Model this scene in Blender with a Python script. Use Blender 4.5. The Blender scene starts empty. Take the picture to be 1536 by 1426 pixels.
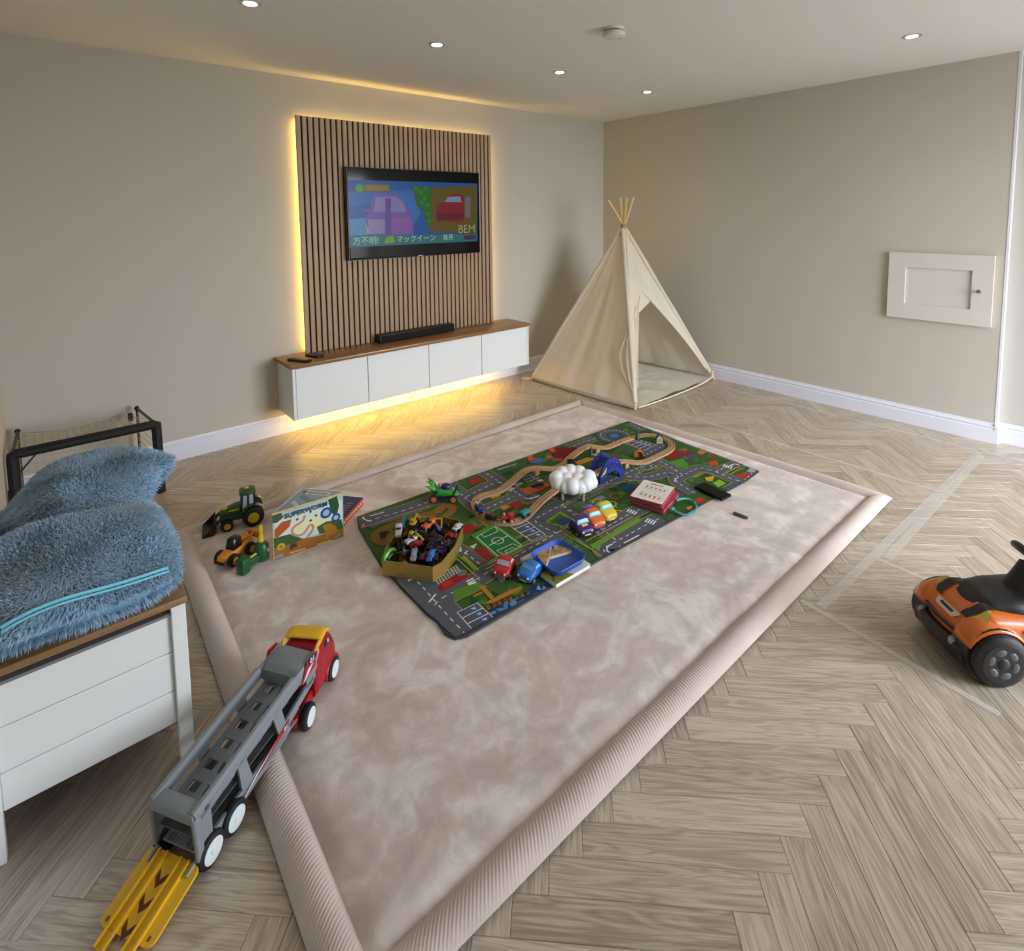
import bpy, bmesh, math, random
import numpy as np
from mathutils import Vector, Matrix
random.seed(7); rng = np.random.default_rng(7)
scene = bpy.context.scene
col = scene.collection
PI = math.pi

# ---------------------------------------------------------------- camera
CF, CCX, CCY = 838.19, 774.97, 396.20
CYAW, CPITCH, CROLL = 0.7071, 0.0894, -0.0109
CPOS = np.array([-4.4921, -3.8568, 1.4697])
def cam_axes():
    cy, sy = math.cos(CYAW), math.sin(CYAW)
    w = np.array([sy*math.cos(CPITCH), cy*math.cos(CPITCH), -math.sin(CPITCH)])
    r = np.array([cy, -sy, 0.0]); u = np.cross(r, w)
    return (r*math.cos(CROLL)+u*math.sin(CROLL), -r*math.sin(CROLL)+u*math.cos(CROLL), w)
CR, CU, CW = cam_axes()
def un(q, z=None, x=None, y=None):
    """photo pixel (1536x1426 frame) -> point on a known plane of the room"""
    d = CW + (q[0]-CCX)/CF*CR - (q[1]-CCY)/CF*CU
    if z is not None: t = (z-CPOS[2])/d[2]
    elif x is not None: t = (x-CPOS[0])/d[0]
    else: t = (y-CPOS[1])/d[1]
    return CPOS + t*d
def proj(X):
    d = np.asarray(X, float)-CPOS; z = d@CW
    return np.array([CCX+CF*(d@CR)/z, CCY-CF*(d@CU)/z]), z
cam = bpy.data.cameras.new('camera'); camo = bpy.data.objects.new('camera', cam); col.objects.link(camo)
m = Matrix(((CR[0], CU[0], -CW[0], CPOS[0]), (CR[1], CU[1], -CW[1], CPOS[1]), (CR[2], CU[2], -CW[2], CPOS[2]), (0, 0, 0, 1)))
camo.matrix_world = m
cam.sensor_fit = 'HORIZONTAL'; cam.sensor_width = 36; cam.lens = CF/1536*36
cam.shift_x = (768-CCX)/1536; cam.shift_y = (CCY-713)/1536
cam.clip_start = 0.02
scene.camera = camo

# ---------------------------------------------------------------- world, daylight, exposure
scene.view_settings.view_transform = 'Standard'; scene.view_settings.look = 'None'
scene.view_settings.gamma = 1.0; scene.view_settings.use_curve_mapping = False
scene.view_settings.exposure = 0.1
world = bpy.data.worlds.new('overcast_sky'); scene.world = world
world.use_nodes = True
bg = world.node_tree.nodes['Background']
bg.inputs[0].default_value = (0.86, 0.91, 1.0, 1); bg.inputs[1].default_value = 15.0
# glazed garden opening in the wall behind the camera: a sky portal fills it
WIN_X0, WIN_X1, WIN_Y, WIN_Z1 = -2.3, 0.0, -5.6, 2.2
ld = bpy.data.lights.new('daylight_portal', 'AREA'); ld.shape = 'RECTANGLE'
ld.size = WIN_X1-WIN_X0; ld.size_y = WIN_Z1; ld.cycles.is_portal = True
lo = bpy.data.objects.new('daylight_portal', ld); col.objects.link(lo)
lo.location = ((WIN_X0+WIN_X1)/2, WIN_Y-0.02, WIN_Z1/2); lo.rotation_euler = (PI/2, 0, 0)

# ---------------------------------------------------------------- materials
def lin(h):
    h = h.lstrip('#'); c = [int(h[i:i+2], 16)/255 for i in (0, 2, 4)]
    return tuple(x/12.92 if x <= .04045 else ((x+.055)/1.055)**2.4 for x in c)+(1.0,)
MATS = {}
def M(name, hexc='#888888', rough=.5, metal=0, bump=None, var=None, emis=None, spec=.5, coat=0, trans=0, alpha=1, sheen=0, sub=0):
    if name in MATS: return MATS[name]
    mt = bpy.data.materials.new(name); mt.use_nodes = True; nt = mt.node_tree
    b = nt.nodes['Principled BSDF']
    b.inputs['Base Color'].default_value = lin(hexc); b.inputs['Roughness'].default_value = rough
    b.inputs['Metallic'].default_value = metal; b.inputs['Specular IOR Level'].default_value = spec
    b.inputs['Coat Weight'].default_value = coat; b.inputs['Transmission Weight'].default_value = trans
    b.inputs['Alpha'].default_value = alpha; b.inputs['Sheen Weight'].default_value = sheen
    b.inputs['Subsurface Weight'].default_value = 0
    tc = None
    if bump or var:
        tc = nt.nodes.new('ShaderNodeTexCoord')
    if var:                              # (scale, amount): faint colour mottling
        n = nt.nodes.new('ShaderNodeTexNoise'); n.inputs['Scale'].default_value = var[0]; n.inputs['Detail'].default_value = 5
        nt.links.new(tc.outputs['Object'], n.inputs['Vector'])
        mr = nt.nodes.new('ShaderNodeMapRange'); mr.inputs['From Min'].default_value = .3; mr.inputs['From Max'].default_value = .7
        mr.inputs['To Min'].default_value = 1-var[1]; mr.inputs['To Max'].default_value = 1+var[1]
        nt.links.new(n.outputs['Fac'], mr.inputs['Value'])
        mx = nt.nodes.new('ShaderNodeMix'); mx.data_type = 'RGBA'; mx.blend_type = 'MULTIPLY'; mx.inputs['Factor'].default_value = 1
        mx.inputs['A'].default_value = lin(hexc); nt.links.new(mr.outputs['Result'], mx.inputs['B'])
        nt.links.new(mx.outputs['Result'], b.inputs['Base Color'])
    if bump:
        n = nt.nodes.new('ShaderNodeTexNoise'); n.inputs['Scale'].default_value = bump[0]; n.inputs['Detail'].default_value = 4
        nt.links.new(tc.outputs['Object'], n.inputs['Vector'])
        bp = nt.nodes.new('ShaderNodeBump'); bp.inputs['Strength'].default_value = bump[1]; bp.inputs['Distance'].default_value = .01
        nt.links.new(n.outputs['Fac'], bp.inputs['Height']); nt.links.new(bp.outputs['Normal'], b.inputs['Normal'])
    if emis:
        b.inputs['Emission Color'].default_value = lin(emis[0]); b.inputs['Emission Strength'].default_value = emis[1]
    MATS[name] = mt
    return mt
def M_print(name, rough=.8, emis=0, spec=.3, coat=0):
    """flat print: colour comes from the printed shapes' colour attribute"""
    if name in MATS: return MATS[name]
    mt = bpy.data.materials.new(name); mt.use_nodes = True; nt = mt.node_tree; b = nt.nodes['Principled BSDF']
    a = nt.nodes.new('ShaderNodeAttribute'); a.attribute_name = 'ink'
    b.inputs['Roughness'].default_value = rough; b.inputs['Specular IOR Level'].default_value = spec; b.inputs['Coat Weight'].default_value = coat
    if emis:
        b.inputs['Base Color'].default_value = (.01, .01, .01, 1)
        nt.links.new(a.outputs['Color'], b.inputs['Emission Color']); b.inputs['Emission Strength'].default_value = emis
    else: nt.links.new(a.outputs['Color'], b.inputs['Base Color'])
    MATS[name] = mt
    return mt
def M_oak(name, c0, c1, c2, scale=1.0, rough=.45):
    """oak grain along U of the UV map, offset per piece by the 'rnd' attribute"""
    mt = bpy.data.materials.new(name); mt.use_nodes = True; nt = mt.node_tree; N = nt.nodes.new; L = nt.links.new
    b = nt.nodes['Principled BSDF']
    uv = N('ShaderNodeUVMap'); uv.uv_map = 'UVMap'
    at = N('ShaderNodeAttribute'); at.attribute_name = 'rnd'
    sx = N('ShaderNodeSeparateXYZ'); L(at.outputs['Vector'], sx.inputs[0])
    off = N('ShaderNodeVectorMath'); off.operation = 'SCALE'; off.inputs['Scale'].default_value = 37.0; L(at.outputs['Vector'], off.inputs[0])
    add = N('ShaderNodeVectorMath'); add.operation = 'ADD'; L(uv.outputs[0], add.inputs[0]); L(off.outputs[0], add.inputs[1])
    def noise(sx_, sy_, det, dist):
        mp = N('ShaderNodeMapping'); mp.inputs['Scale'].default_value = (sx_*scale, sy_*scale, 1); L(add.outputs[0], mp.inputs[0])
        n = N('ShaderNodeTexNoise'); n.inputs['Scale'].default_value = 1; n.inputs['Detail'].default_value = det; n.inputs['Distortion'].default_value = dist
        L(mp.outputs[0], n.inputs['Vector']); return n
    fine = noise(5, 230, 4, .3); cath = noise(2.2, 26, 2, 1.6); tone = noise(1.1, 7, 2, .4)
    # cathedral figure: contour lines of the stretched noise
    sn = N('ShaderNodeMath'); sn.operation = 'MULTIPLY'; sn.inputs[1].default_value = 34; L(cath.outputs['Fac'], sn.inputs[0])
    si = N('ShaderNodeMath'); si.operation = 'SINE'; L(sn.outputs[0], si.inputs[0])
    ma = N('ShaderNodeMath'); ma.operation = 'MULTIPLY_ADD'; ma.inputs[1].default_value = .16; L(si.outputs[0], ma.inputs[0]); L(fine.outputs['Fac'], ma.inputs[2])
    m2 = N('ShaderNodeMath'); m2.operation = 'MULTIPLY_ADD'; m2.inputs[1].default_value = .55; L(tone.outputs['Fac'], m2.inputs[0]); L(ma.outputs[0], m2.inputs[2])
    m3 = N('ShaderNodeMath'); m3.operation = 'MULTIPLY_ADD'; m3.inputs[1].default_value = .26; L(sx.outputs[0], m3.inputs[0]); L(m2.outputs[0], m3.inputs[2])
    cr = N('ShaderNodeValToRGB'); e = cr.color_ramp.elements
    e[0].position = .45; e[0].color = lin(c0); e[1].position = 1.22; e[1].color = lin(c2)
    k = e.new(.82); k.color = lin(c1)
    mr = N('ShaderNodeMapRange'); mr.inputs['From Min'].default_value = 0; mr.inputs['From Max'].default_value = 1.4; L(m3.outputs[0], mr.inputs['Value'])
    e[0].position = .36; e[1].position = .62; e[2].position = .86
    e[0].color = lin(c0); e[1].color = lin(c1); e[2].color = lin(c2)
    L(mr.outputs['Result'], cr.inputs[0]); L(cr.outputs[0], b.inputs['Base Color'])
    b.inputs['Roughness'].default_value = rough
    bp = N('ShaderNodeBump'); bp.inputs['Strength'].default_value = .12; bp.inputs['Distance'].default_value = .002
    L(fine.outputs['Fac'], bp.inputs['Height']); L(bp.outputs[0], b.inputs['Normal'])
    MATS[name] = mt
    return mt

# ---------------------------------------------------------------- mesh builder
class MB:
    def __init__(s): s.v = []; s.f = []; s.mi = []; s.cur = 0
    def add(s, vs, fs):
        o = len(s.v); s.v += [tuple(map(float, p)) for p in vs]
        for f in fs: s.f.append(tuple(i+o for i in f)); s.mi.append(s.cur)
        return s
    def slot(s, i): s.cur = i; return s
    def box(s, x0, x1, y0, y1, z0, z1):
        return s.add([(x0,y0,z0),(x1,y0,z0),(x1,y1,z0),(x0,y1,z0),(x0,y0,z1),(x1,y0,z1),(x1,y1,z1),(x0,y1,z1)],
                     [(3,2,1,0),(4,5,6,7),(0,1,5,4),(1,2,6,5),(2,3,7,6),(3,0,4,7)])
    def rbox(s, x0, x1, y0, y1, z0, z1, r, seg=2, taper=None):
        bm = bmesh.new(); bmesh.ops.create_cube(bm, size=1)
        for v in bm.verts:
            v.co = Vector(((x0+x1)/2+v.co.x*(x1-x0), (y0+y1)/2+v.co.y*(y1-y0), (z0+z1)/2+v.co.z*(z1-z0)))
            if taper and v.co.z > (z0+z1)/2:      # (sx, sy, dx): shrink / shift the top
                v.co.x = (x0+x1)/2+(v.co.x-(x0+x1)/2)*taper[0]+(taper[2] if len(taper) > 2 else 0); v.co.y = (y0+y1)/2+(v.co.y-(y0+y1)/2)*taper[1]
        bmesh.ops.bevel(bm, geom=bm.edges[:], offset=r, segments=seg, profile=.5, affect='EDGES', clamp_overlap=True)
        bm.verts.index_update(); s.add([v.co for v in bm.verts], [[v.index for v in f.verts] for f in bm.faces]); bm.free(); return s
    def cyl(s, p0, p1, r0, r1=None, n=16, cap=True):
        r1 = r0 if r1 is None else r1
        p0 = Vector(p0); p1 = Vector(p1); d = (p1-p0).normalized(); a = d.orthogonal().normalized(); b = d.cross(a)
        vs = []
        for p, r in ((p0, r0), (p1, r1)):
            for i in range(n):
                t = 2*PI*i/n; vs.append(p+a*math.cos(t)*r+b*math.sin(t)*r)
        fs = [(i, (i+1) % n, n+(i+1) % n, n+i) for i in range(n)]
        if cap: fs += [tuple(range(n-1, -1, -1)), tuple(range(n, 2*n))]
        return s.add(vs, fs)
    def lathe(s, prof, p=(0,0,0), axis=(0,0,1), n=24):
        """prof: (radius, height) along the axis"""
        d = Vector(axis).normalized(); a = d.orthogonal().normalized(); b = d.cross(a); p = Vector(p); vs = []; fs = []
        for r, h in prof:
            for i in range(n):
                t = 2*PI*i/n; vs.append(p+d*h+a*math.cos(t)*r+b*math.sin(t)*r)
        for k in range(len(prof)-1):
            for i in range(n): fs.append((k*n+i, k*n+(i+1) % n, (k+1)*n+(i+1) % n, (k+1)*n+i))
        fs.append(tuple(range(n-1, -1, -1))); fs.append(tuple(range((len(prof)-1)*n, len(prof)*n)))
        return s.add(vs, fs)
    def tube(s, pts, r, n=8, closed=False, cap=True):
        pts = [Vector(p) for p in pts]; k = len(pts); vs = []; fs = []; up = None
        for i, p in enumerate(pts):
            if closed: d = pts[(i+1) % k]-pts[i-1]
            else: d = pts[min(i+1, k-1)]-pts[max(i-1, 0)]
            d.normalize()
            a = d.orthogonal().normalized() if up is None else (up-d*up.dot(d)).normalized()
            up = a; b = d.cross(a); rr = r[i] if isinstance(r, (list, tuple)) else r
            for j in range(n):
                t = 2*PI*j/n; vs.append(p+a*math.cos(t)*rr+b*math.sin(t)*rr)
        for i in range(k if closed else k-1):
            i2 = (i+1) % k
            for j in range(n): fs.append((i*n+j, i*n+(j+1) % n, i2*n+(j+1) % n, i2*n+j))
        if not closed and cap: fs += [tuple(range(n-1, -1, -1)), tuple(range((k-1)*n, k*n))]
        return s.add(vs, fs)
    def prism(s, poly, a0, a1, plane='xy'):
        """poly in the named plane, extruded a0..a1 along the third axis"""
        mp = {'xy': lambda p, a: (p[0], p[1], a), 'xz': lambda p, a: (p[0], a, p[1]), 'yz': lambda p, a: (a, p[0], p[1])}[plane]
        n = len(poly)
        return s.add([mp(p, a0) for p in poly]+[mp(p, a1) for p in poly],
                     [tuple(range(n-1, -1, -1)), tuple(range(n, 2*n))]+[(i, (i+1) % n, n+(i+1) % n, n+i) for i in range(n)])
    def ell(s, c, r, n=16, m=10):
        vs = []; fs = []
        for i in range(m+1):
            ph = -PI/2+PI*i/m
            for j in range(n):
                t = 2*PI*j/n; vs.append((c[0]+r[0]*math.cos(ph)*math.cos(t), c[1]+r[1]*math.cos(ph)*math.sin(t), c[2]+r[2]*math.sin(ph)))
        for i in range(m):
            for j in range(n): fs.append((i*n+j, i*n+(j+1) % n, (i+1)*n+(j+1) % n, (i+1)*n+j))
        return s.add(vs, fs)
    def grid(s, fn, nu, nv, closed_v=False):
        vs = [fn(i/nu, j/nv) for i in range(nu+1) for j in range(nv+(0 if closed_v else 1))]; w = nv+(0 if closed_v else 1); fs = []
        for i in range(nu):
            for j in range(nv):
                j2 = (j+1) % w; fs.append((i*w+j, (i+1)*w+j, (i+1)*w+j2, i*w+j2))
        return s.add(vs, fs)
    def ring_caps(s, start, w, rows):
        s.f.append(tuple(start+i for i in range(w))); s.mi.append(s.cur)
        s.f.append(tuple(start+(rows-1)*w+i for i in range(w-1, -1, -1))); s.mi.append(s.cur); return s
    def xf(s, mat, i0=0):
        for i in range(i0, len(s.v)): s.v[i] = tuple(mat @ Vector(s.v[i]))
        return s
    def build(s, name, mat, parent=None, loc=(0,0,0), rot=(0,0,0), smooth=35, fix=True):
        me = bpy.data.meshes.new(name); me.from_pydata(s.v, [], s.f)
        mats = mat if isinstance(mat, (list, tuple)) else [mat]
        for k in mats: me.materials.append(k)
        if len(mats) > 1: me.polygons.foreach_set('material_index', s.mi)
        if fix:
            bm = bmesh.new(); bm.from_mesh(me); bmesh.ops.recalc_face_normals(bm, faces=bm.faces[:]); bm.to_mesh(me); bm.free()
        if smooth:
            me.shade_smooth(); me.set_sharp_from_angle(angle=math.radians(smooth))
        me.update()
        o = bpy.data.objects.new(name, me); col.objects.link(o); o.parent = parent; o.location = loc; o.rotation_euler = rot
        return o
def tag(o, label=None, cat=None, group=None, kind=None):
    if label: o['label'] = label
    if cat: o['category'] = cat
    if group: o['group'] = group
    if kind: o['kind'] = kind
    return o
def thing(name, label, cat, loc=(0,0,0), rz=0, group=None, rot=None):
    o = bpy.data.objects.new(name, None); col.objects.link(o); o.location = loc; o.rotation_euler = rot or (0, 0, rz)
    o.empty_display_size = .05
    return tag(o, label, cat, group)
def struct(name, mb, mat, parent=None, **k):
    o = mb.build(name, mat, parent, **k)
    if parent is None: o['kind'] = 'structure'
    return o
def copy_tree(o, parent=None):
    c = o.copy(); col.objects.link(c); c.parent = parent
    for ch in list(o.children): copy_tree(ch, c)
    return c
def text(body, size, mat, parent, loc, rot, name='lettering', extrude=.0004, bold=False, shear=0, space=1, align='CENTER'):
    cu = bpy.data.curves.new(name, 'FONT'); cu.body = body; cu.size = size; cu.extrude = extrude; cu.align_x = align; cu.align_y = 'CENTER'
    cu.shear = shear; cu.space_character = space; cu.resolution_u = 3
    if bold: cu.offset = size*.02
    t = bpy.data.objects.new(name, cu); col.objects.link(t)
    me = bpy.data.meshes.new_from_object(t.evaluated_get(bpy.context.evaluated_depsgraph_get()))
    bpy.data.objects.remove(t); me.materials.clear(); me.materials.append(mat)
    o = bpy.data.objects.new(name, me); col.objects.link(o); o.parent = parent; o.location = loc; o.rotation_euler = rot
    return o
def smooth_path(pts, it=2):
    pts = [np.array(p, float) for p in pts]
    for _ in range(it):
        q = [pts[0]]
        for a, b in zip(pts, pts[1:]): q += [a*.75+b*.25, a*.25+b*.75]
        pts = q+[pts[-1]]
    return pts
class Print:
    """flat coloured shapes laid over one another on a plane (u, v)"""
    def __init__(s, lift=1.5e-5): s.v = []; s.f = []; s.c = []; s.z = 0; s.lift = lift; s.clip = None
    def poly(s, pts, c):
        s.z += s.lift; o = len(s.v); s.v += [(float(p[0]), float(p[1]), s.z) for p in pts]; s.f.append(tuple(range(o, o+len(pts)))); s.c.append(c); return s
    def rect(s, u0, v0, u1, v1, c): return s.poly([(u0,v0),(u1,v0),(u1,v1),(u0,v1)], c)
    def disc(s, c0, r, c, n=14, ry=None):
        ry = ry or r; return s.poly([(c0[0]+r*math.cos(2*PI*i/n), c0[1]+ry*math.sin(2*PI*i/n)) for i in range(n)], c)
    def line(s, pts, w, c, closed=False):
        s.z += s.lift; pts = [np.array(p[:2], float) for p in pts]
        if closed: pts = pts+[pts[0]]
        o = len(s.v); n = len(pts)
        for i, p in enumerate(pts):
            d = pts[min(i+1, n-1)]-pts[max(i-1, 0)]
            if closed and i in (0, n-1): d = pts[1]-pts[n-2]
            d = d/(np.hypot(*d)+1e-9); q = np.array([-d[1], d[0]])*w/2
            s.v += [(p[0]+q[0], p[1]+q[1], s.z), (p[0]-q[0], p[1]-q[1], s.z)]
        for i in range(n-1): s.f.append((o+2*i, o+2*i+1, o+2*i+3, o+2*i+2)); s.c.append(c)
        return s
    def dashes(s, pts, w, c, on=.022, off=.02):
        pts = [np.array(p[:2], float) for p in pts]; s.z += s.lift; acc = 0; z0 = s.z
        for a, b in zip(pts, pts[1:]):
            L = np.hypot(*(b-a)); d = (b-a)/(L+1e-9); n = np.array([-d[1], d[0]])*w/2; t = -acc
            while t < L:
                t0 = max(t, 0); t1 = min(t+on, L)
                if t1 > t0:
                    o = len(s.v); p, q = a+d*t0, a+d*t1
                    s.v += [(*(p+n), z0), (*(p-n), z0), (*(q-n), z0), (*(q+n), z0)]; s.f.append((o, o+1, o+2, o+3)); s.c.append(c)
                t += on+off
            acc = (L-t+on+off) % (on+off)
        return s
    def do_clip(s):
        """cut every shape at the convex outline s.clip"""
        cl = [np.array(p[:2], float) for p in s.clip]; area = sum(a[0]*b[1]-a[1]*b[0] for a, b in zip(cl, cl[1:]+cl[:1])); sg = 1 if area > 0 else -1
        V, F, C = [], [], []
        for f, c in zip(s.f, s.c):
            p = [np.array(s.v[i][:2]) for i in f]; z = s.v[f[0]][2]
            for a, b in zip(cl, cl[1:]+cl[:1]):
                d = b-a; q = []; side = [sg*(d[0]*(r[1]-a[1])-d[1]*(r[0]-a[0])) for r in p]
                for i in range(len(p)):
                    j = (i+1) % len(p)
                    if side[i] >= 0: q.append(p[i])
                    if (side[i] >= 0) != (side[j] >= 0): q.append(p[i]+(p[j]-p[i])*side[i]/(side[i]-side[j]))
                p = q
                if len(p) < 3: break
            if len(p) >= 3: o = len(V); V += [(r[0], r[1], z) for r in p]; F.append(tuple(range(o, o+len(p)))); C.append(c)
        s.v, s.f, s.c = V, F, C
    def build(s, name, mat, parent=None, loc=(0,0,0), rot=(0,0,0), fn=None):
        if s.clip: s.do_clip()
        me = bpy.data.meshes.new(name)
        vs = [fn(*p) for p in s.v] if fn else s.v
        me.from_pydata(vs, [], s.f); me.materials.append(mat)
        a = me.color_attributes.new('ink', 'FLOAT_COLOR', 'CORNER'); arr = []
        for f, c in zip(s.f, s.c): arr += list(lin(c))*len(f)
        a.data.foreach_set('color', arr)
        bm = bmesh.new(); bm.from_mesh(me)
        bmesh.ops.triangulate(bm, faces=[f for f in bm.faces if len(f.verts) > 4]); bm.to_mesh(me); bm.free(); me.update()
        o = bpy.data.objects.new(name, me); col.objects.link(o); o.parent = parent; o.location = loc; o.rotation_euler = rot
        return o
# ================================================================ THE ROOM
H = 2.4; XL = -4.685; YF = WIN_Y; YR = -3.215      # left wall, front wall, end of the right wall's raised part
m_wall = M('wall_paint', '#beb8ac', .85, bump=(180, .03))
m_ceil = M('ceiling_paint', '#dedcd8', .9)
m_white = M('gloss_white', '#dfe2ea', .35)
m_base = M('baseboard_white', '#dde0ec', .4)
m_under = M('subfloor', '#6d6255', .9)
floor = struct('floor', MB().box(XL-.1, .2, YF-.1, .1, -.06, -.004), m_under, smooth=0)
struct('ceiling', MB().box(XL-.1, .2, YF-.1, .1, H, H+.1), m_ceil, smooth=0)
struct('wall_back', MB().box(XL-.1, .2, 0, .1, 0, H), m_wall, smooth=0)
struct('wall_left', MB().box(XL-.1, XL, YF, 0, 0, H), m_wall, smooth=0)
struct('wall_right', MB().box(0, .2, YR, 0, 0, H), m_wall, smooth=0)
struct('wall_right_recess', MB().box(.06, .2, YF, YR, 0, H), M('recess_paint', '#bdb9b0', .85), smooth=0)
struct('wall_front', MB().box(XL, WIN_X0, YF-.1, YF, 0, H).box(WIN_X1, .06, YF-.1, YF, 0, H).box(WIN_X0, WIN_X1, YF-.1, YF, WIN_Z1, H), m_wall, smooth=0)
# corner bead of the right wall
struct('trim_1', MB().box(-.002, .008, YR-.006, YR+.004, .12, H).box(.0, .06, YR-.006, YR, .12, H), m_white, smooth=0)
# frame round the garden opening
wf = MB()
for a, b in ((WIN_X0, WIN_X0+.06), (WIN_X1-.06, WIN_X1)): wf.box(a, b, YF-.08, YF-.02, 0, WIN_Z1)
wf.box(WIN_X0, WIN_X1, YF-.08, YF-.02, WIN_Z1-.06, WIN_Z1)
struct('window_1', wf, M('dark_frame', '#3a3d40', .5), smooth=0)
struct('ground', MB().box(-30, 30, -40, YF-.1, -.2, -.06), M('bounce_ground', '#8f8d86', .9), smooth=0)  # unseen plane added outside to bounce daylight and cover sky below the horizon
# baseboards with a moulded top
def base_profile():
    return [(0,0),(.018,0),(.018,.085),(.014,.09),(.014,.097),(.018,.102),(.017,.108),(.010,.112),(.008,.125),(0,.125)]
def base_run(name, p0, p1, nrm):
    p0 = np.array(p0, float); p1 = np.array(p1, float); n = np.array(nrm, float); pr = base_profile(); mb = MB(); k = len(pr)
    vs = [(*(p+n*a), z) for p in (p0, p1) for a, z in pr]
    mb.add(vs, [(i, (i+1) % k, k+(i+1) % k, k+i) for i in range(k)]+[tuple(range(k)), tuple(range(2*k-1, k-1, -1))])
    return struct(name, mb, m_base, smooth=0)
base_run('baseboard_back', (XL, 0), (0, 0), (0, -1))
base_run('baseboard_left', (XL, 0), (XL, YF), (1, 0))
base_run('baseboard_right', (0, 0), (0, YR), (-1, 0))
base_run('baseboard_recess', (.06, YR), (.06, YF), (-1, 0))
base_run('baseboard_return', (-.018, YR), (.061, YR), (0, -1))

# ---------------------------------------------------------------- herringbone planks
m_oak = M_oak('oak_plank', '#938473', '#b1a290', '#c8bcab', rough=.36)
PL, PW = .4645, .0772
def plank_mesh(cs, rnd, gap=.00025, bev=.0008):
    """cs: four corners of the plank on the floor (start-low, end-low, end-high, start-high)"""
    c = [np.array(p, float) for p in cs]; a = (c[1]-c[0]); la = np.hypot(*a); a /= la; b = (c[3]-c[0]); lb = np.hypot(*b); b /= lb
    def ring(i, z): return [(*(c[0]+a*i+b*i), z), (*(c[1]-a*i+b*i), z), (*(c[2]-a*i-b*i), z), (*(c[3]+a*i-b*i), z)]
    vs = ring(gap, -.005)+ring(gap, -.0012)+ring(gap+bev, 0.0)
    fs = [(8, 9, 10, 11)]
    for k in (0, 4):
        for i in range(4): fs.append((k+i, k+(i+1) % 4, k+4+(i+1) % 4, k+4+i))
    uv = [(np.dot(np.array(v[:2])-c[0], a), np.dot(np.array(v[:2])-c[0], b)) for v in vs]
    return vs, fs, uv, rnd
def planks_to_object(items, name):
    vs = []; fs = []; uvs = []; rn = []
    for v, f, u, r in items:
        o = len(vs); vs += v
        for q in f:
            fs.append(tuple(i+o for i in q)); uvs += [x for i in q for x in u[i]]; rn += [x for i in q for x in r]
    me = bpy.data.meshes.new(name); me.from_pydata(vs, [], fs); me.materials.append(m_oak)
    ul = me.uv_layers.new(name='UVMap'); ul.data.foreach_set('uv', uvs)
    at = me.attributes.new('rnd', 'FLOAT_VECTOR', 'CORNER'); at.data.foreach_set('vector', rn)
    me.update(); o = bpy.data.objects.new(name, me); col.objects.link(o); o.parent = floor
    return o
s2 = math.sqrt(.5); ea = np.array([s2, -s2]); eb = np.array([s2, s2])
A0, B0 = -.403, -4.665-PW
def in_room(c): return XL-.3 < c[0] < .36 and YF-.2 < c[1] < .3
def clip_room(cs):
    """clip a plank outline to the room; whole planks stay quads"""
    lim = ((0, XL, 1), (0, .06, -1), (1, YF, 1), (1, 0, -1)); p = [np.array(q) for q in cs]
    for ax, v, sg in lim:
        q = []
        for i in range(len(p)):
            a, b = p[i], p[(i+1) % len(p)]; ia, ib = (a[ax]-v)*sg >= 0, (b[ax]-v)*sg >= 0
            if ia: q.append(a)
            if ia != ib: t = (v-a[ax])/(b[ax]-a[ax]); q.append(a+(b-a)*t)
        p = q
        if not p: break
    return p
planks = []
for j in range(-9, 9):
    for k in range(-90, 90):
        oa = A0+k*PW+j*(PL+PW); ob = B0+k*PW+j*(PW-PL)
        for hv in (0, 1):
            if hv == 0: r = (oa, ob, oa+PL, ob+PW)
            else: r = (oa+PL, ob+PW-PL, oa+PL+PW, ob+PW)
            pts = [ea*x+eb*y for x, y in ((r[0], r[1]), (r[2], r[1]), (r[2], r[3]), (r[0], r[3]))]
            if hv: pts = pts[1:]+pts[:1]
            c = sum(pts)/4
            if not in_room(c): continue
            planks.append((pts, c))
def vis_area(pts, c):
    if -4.08 < c[0] < -1.4 and -2.9 < c[1] < -1.05: return 0
    q = []
    for p in pts:
        P, z = proj((p[0], p[1], 0))
        if z < .15: return 0
        q.append(P)
    q = np.array(q)
    if q[:, 0].max() < 0 or q[:, 0].min() > 1536 or q[:, 1].max() < 0 or q[:, 1].min() > 1426: return 0
    x, y = np.clip(q[:, 0], 0, 1536), np.clip(q[:, 1], 0, 1426)
    return abs(np.dot(x, np.roll(y, -1))-np.dot(y, np.roll(x, -1)))/2
full, rest = [], []
for pts, c in planks:
    cl = clip_room(pts)
    if len(cl) < 3: continue
    inside = all(XL <= p[0] <= .06 and YF <= p[1] <= 0 for p in pts)
    rnd = tuple(rng.random(3))
    if inside: full.append((vis_area(pts, c), plank_mesh(pts, rnd)))
    else:                                   # cut plank along a wall: flat outline
        a = pts[1]-pts[0]; a /= np.hypot(*a); b = pts[3]-pts[0]; b /= np.hypot(*b)
        rest.append(([(p[0], p[1], 0.0) for p in cl], [tuple(range(len(cl)))], [(np.dot(p-pts[0], a), np.dot(p-pts[0], b)) for p in cl], rnd))
full.sort(key=lambda t: -t[0])
for a, it in full[:295]: planks_to_object([it], 'plank')
tag(planks_to_object([it for a, it in full[295:]]+rest, 'more_planks'), kind='stuff')

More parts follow.
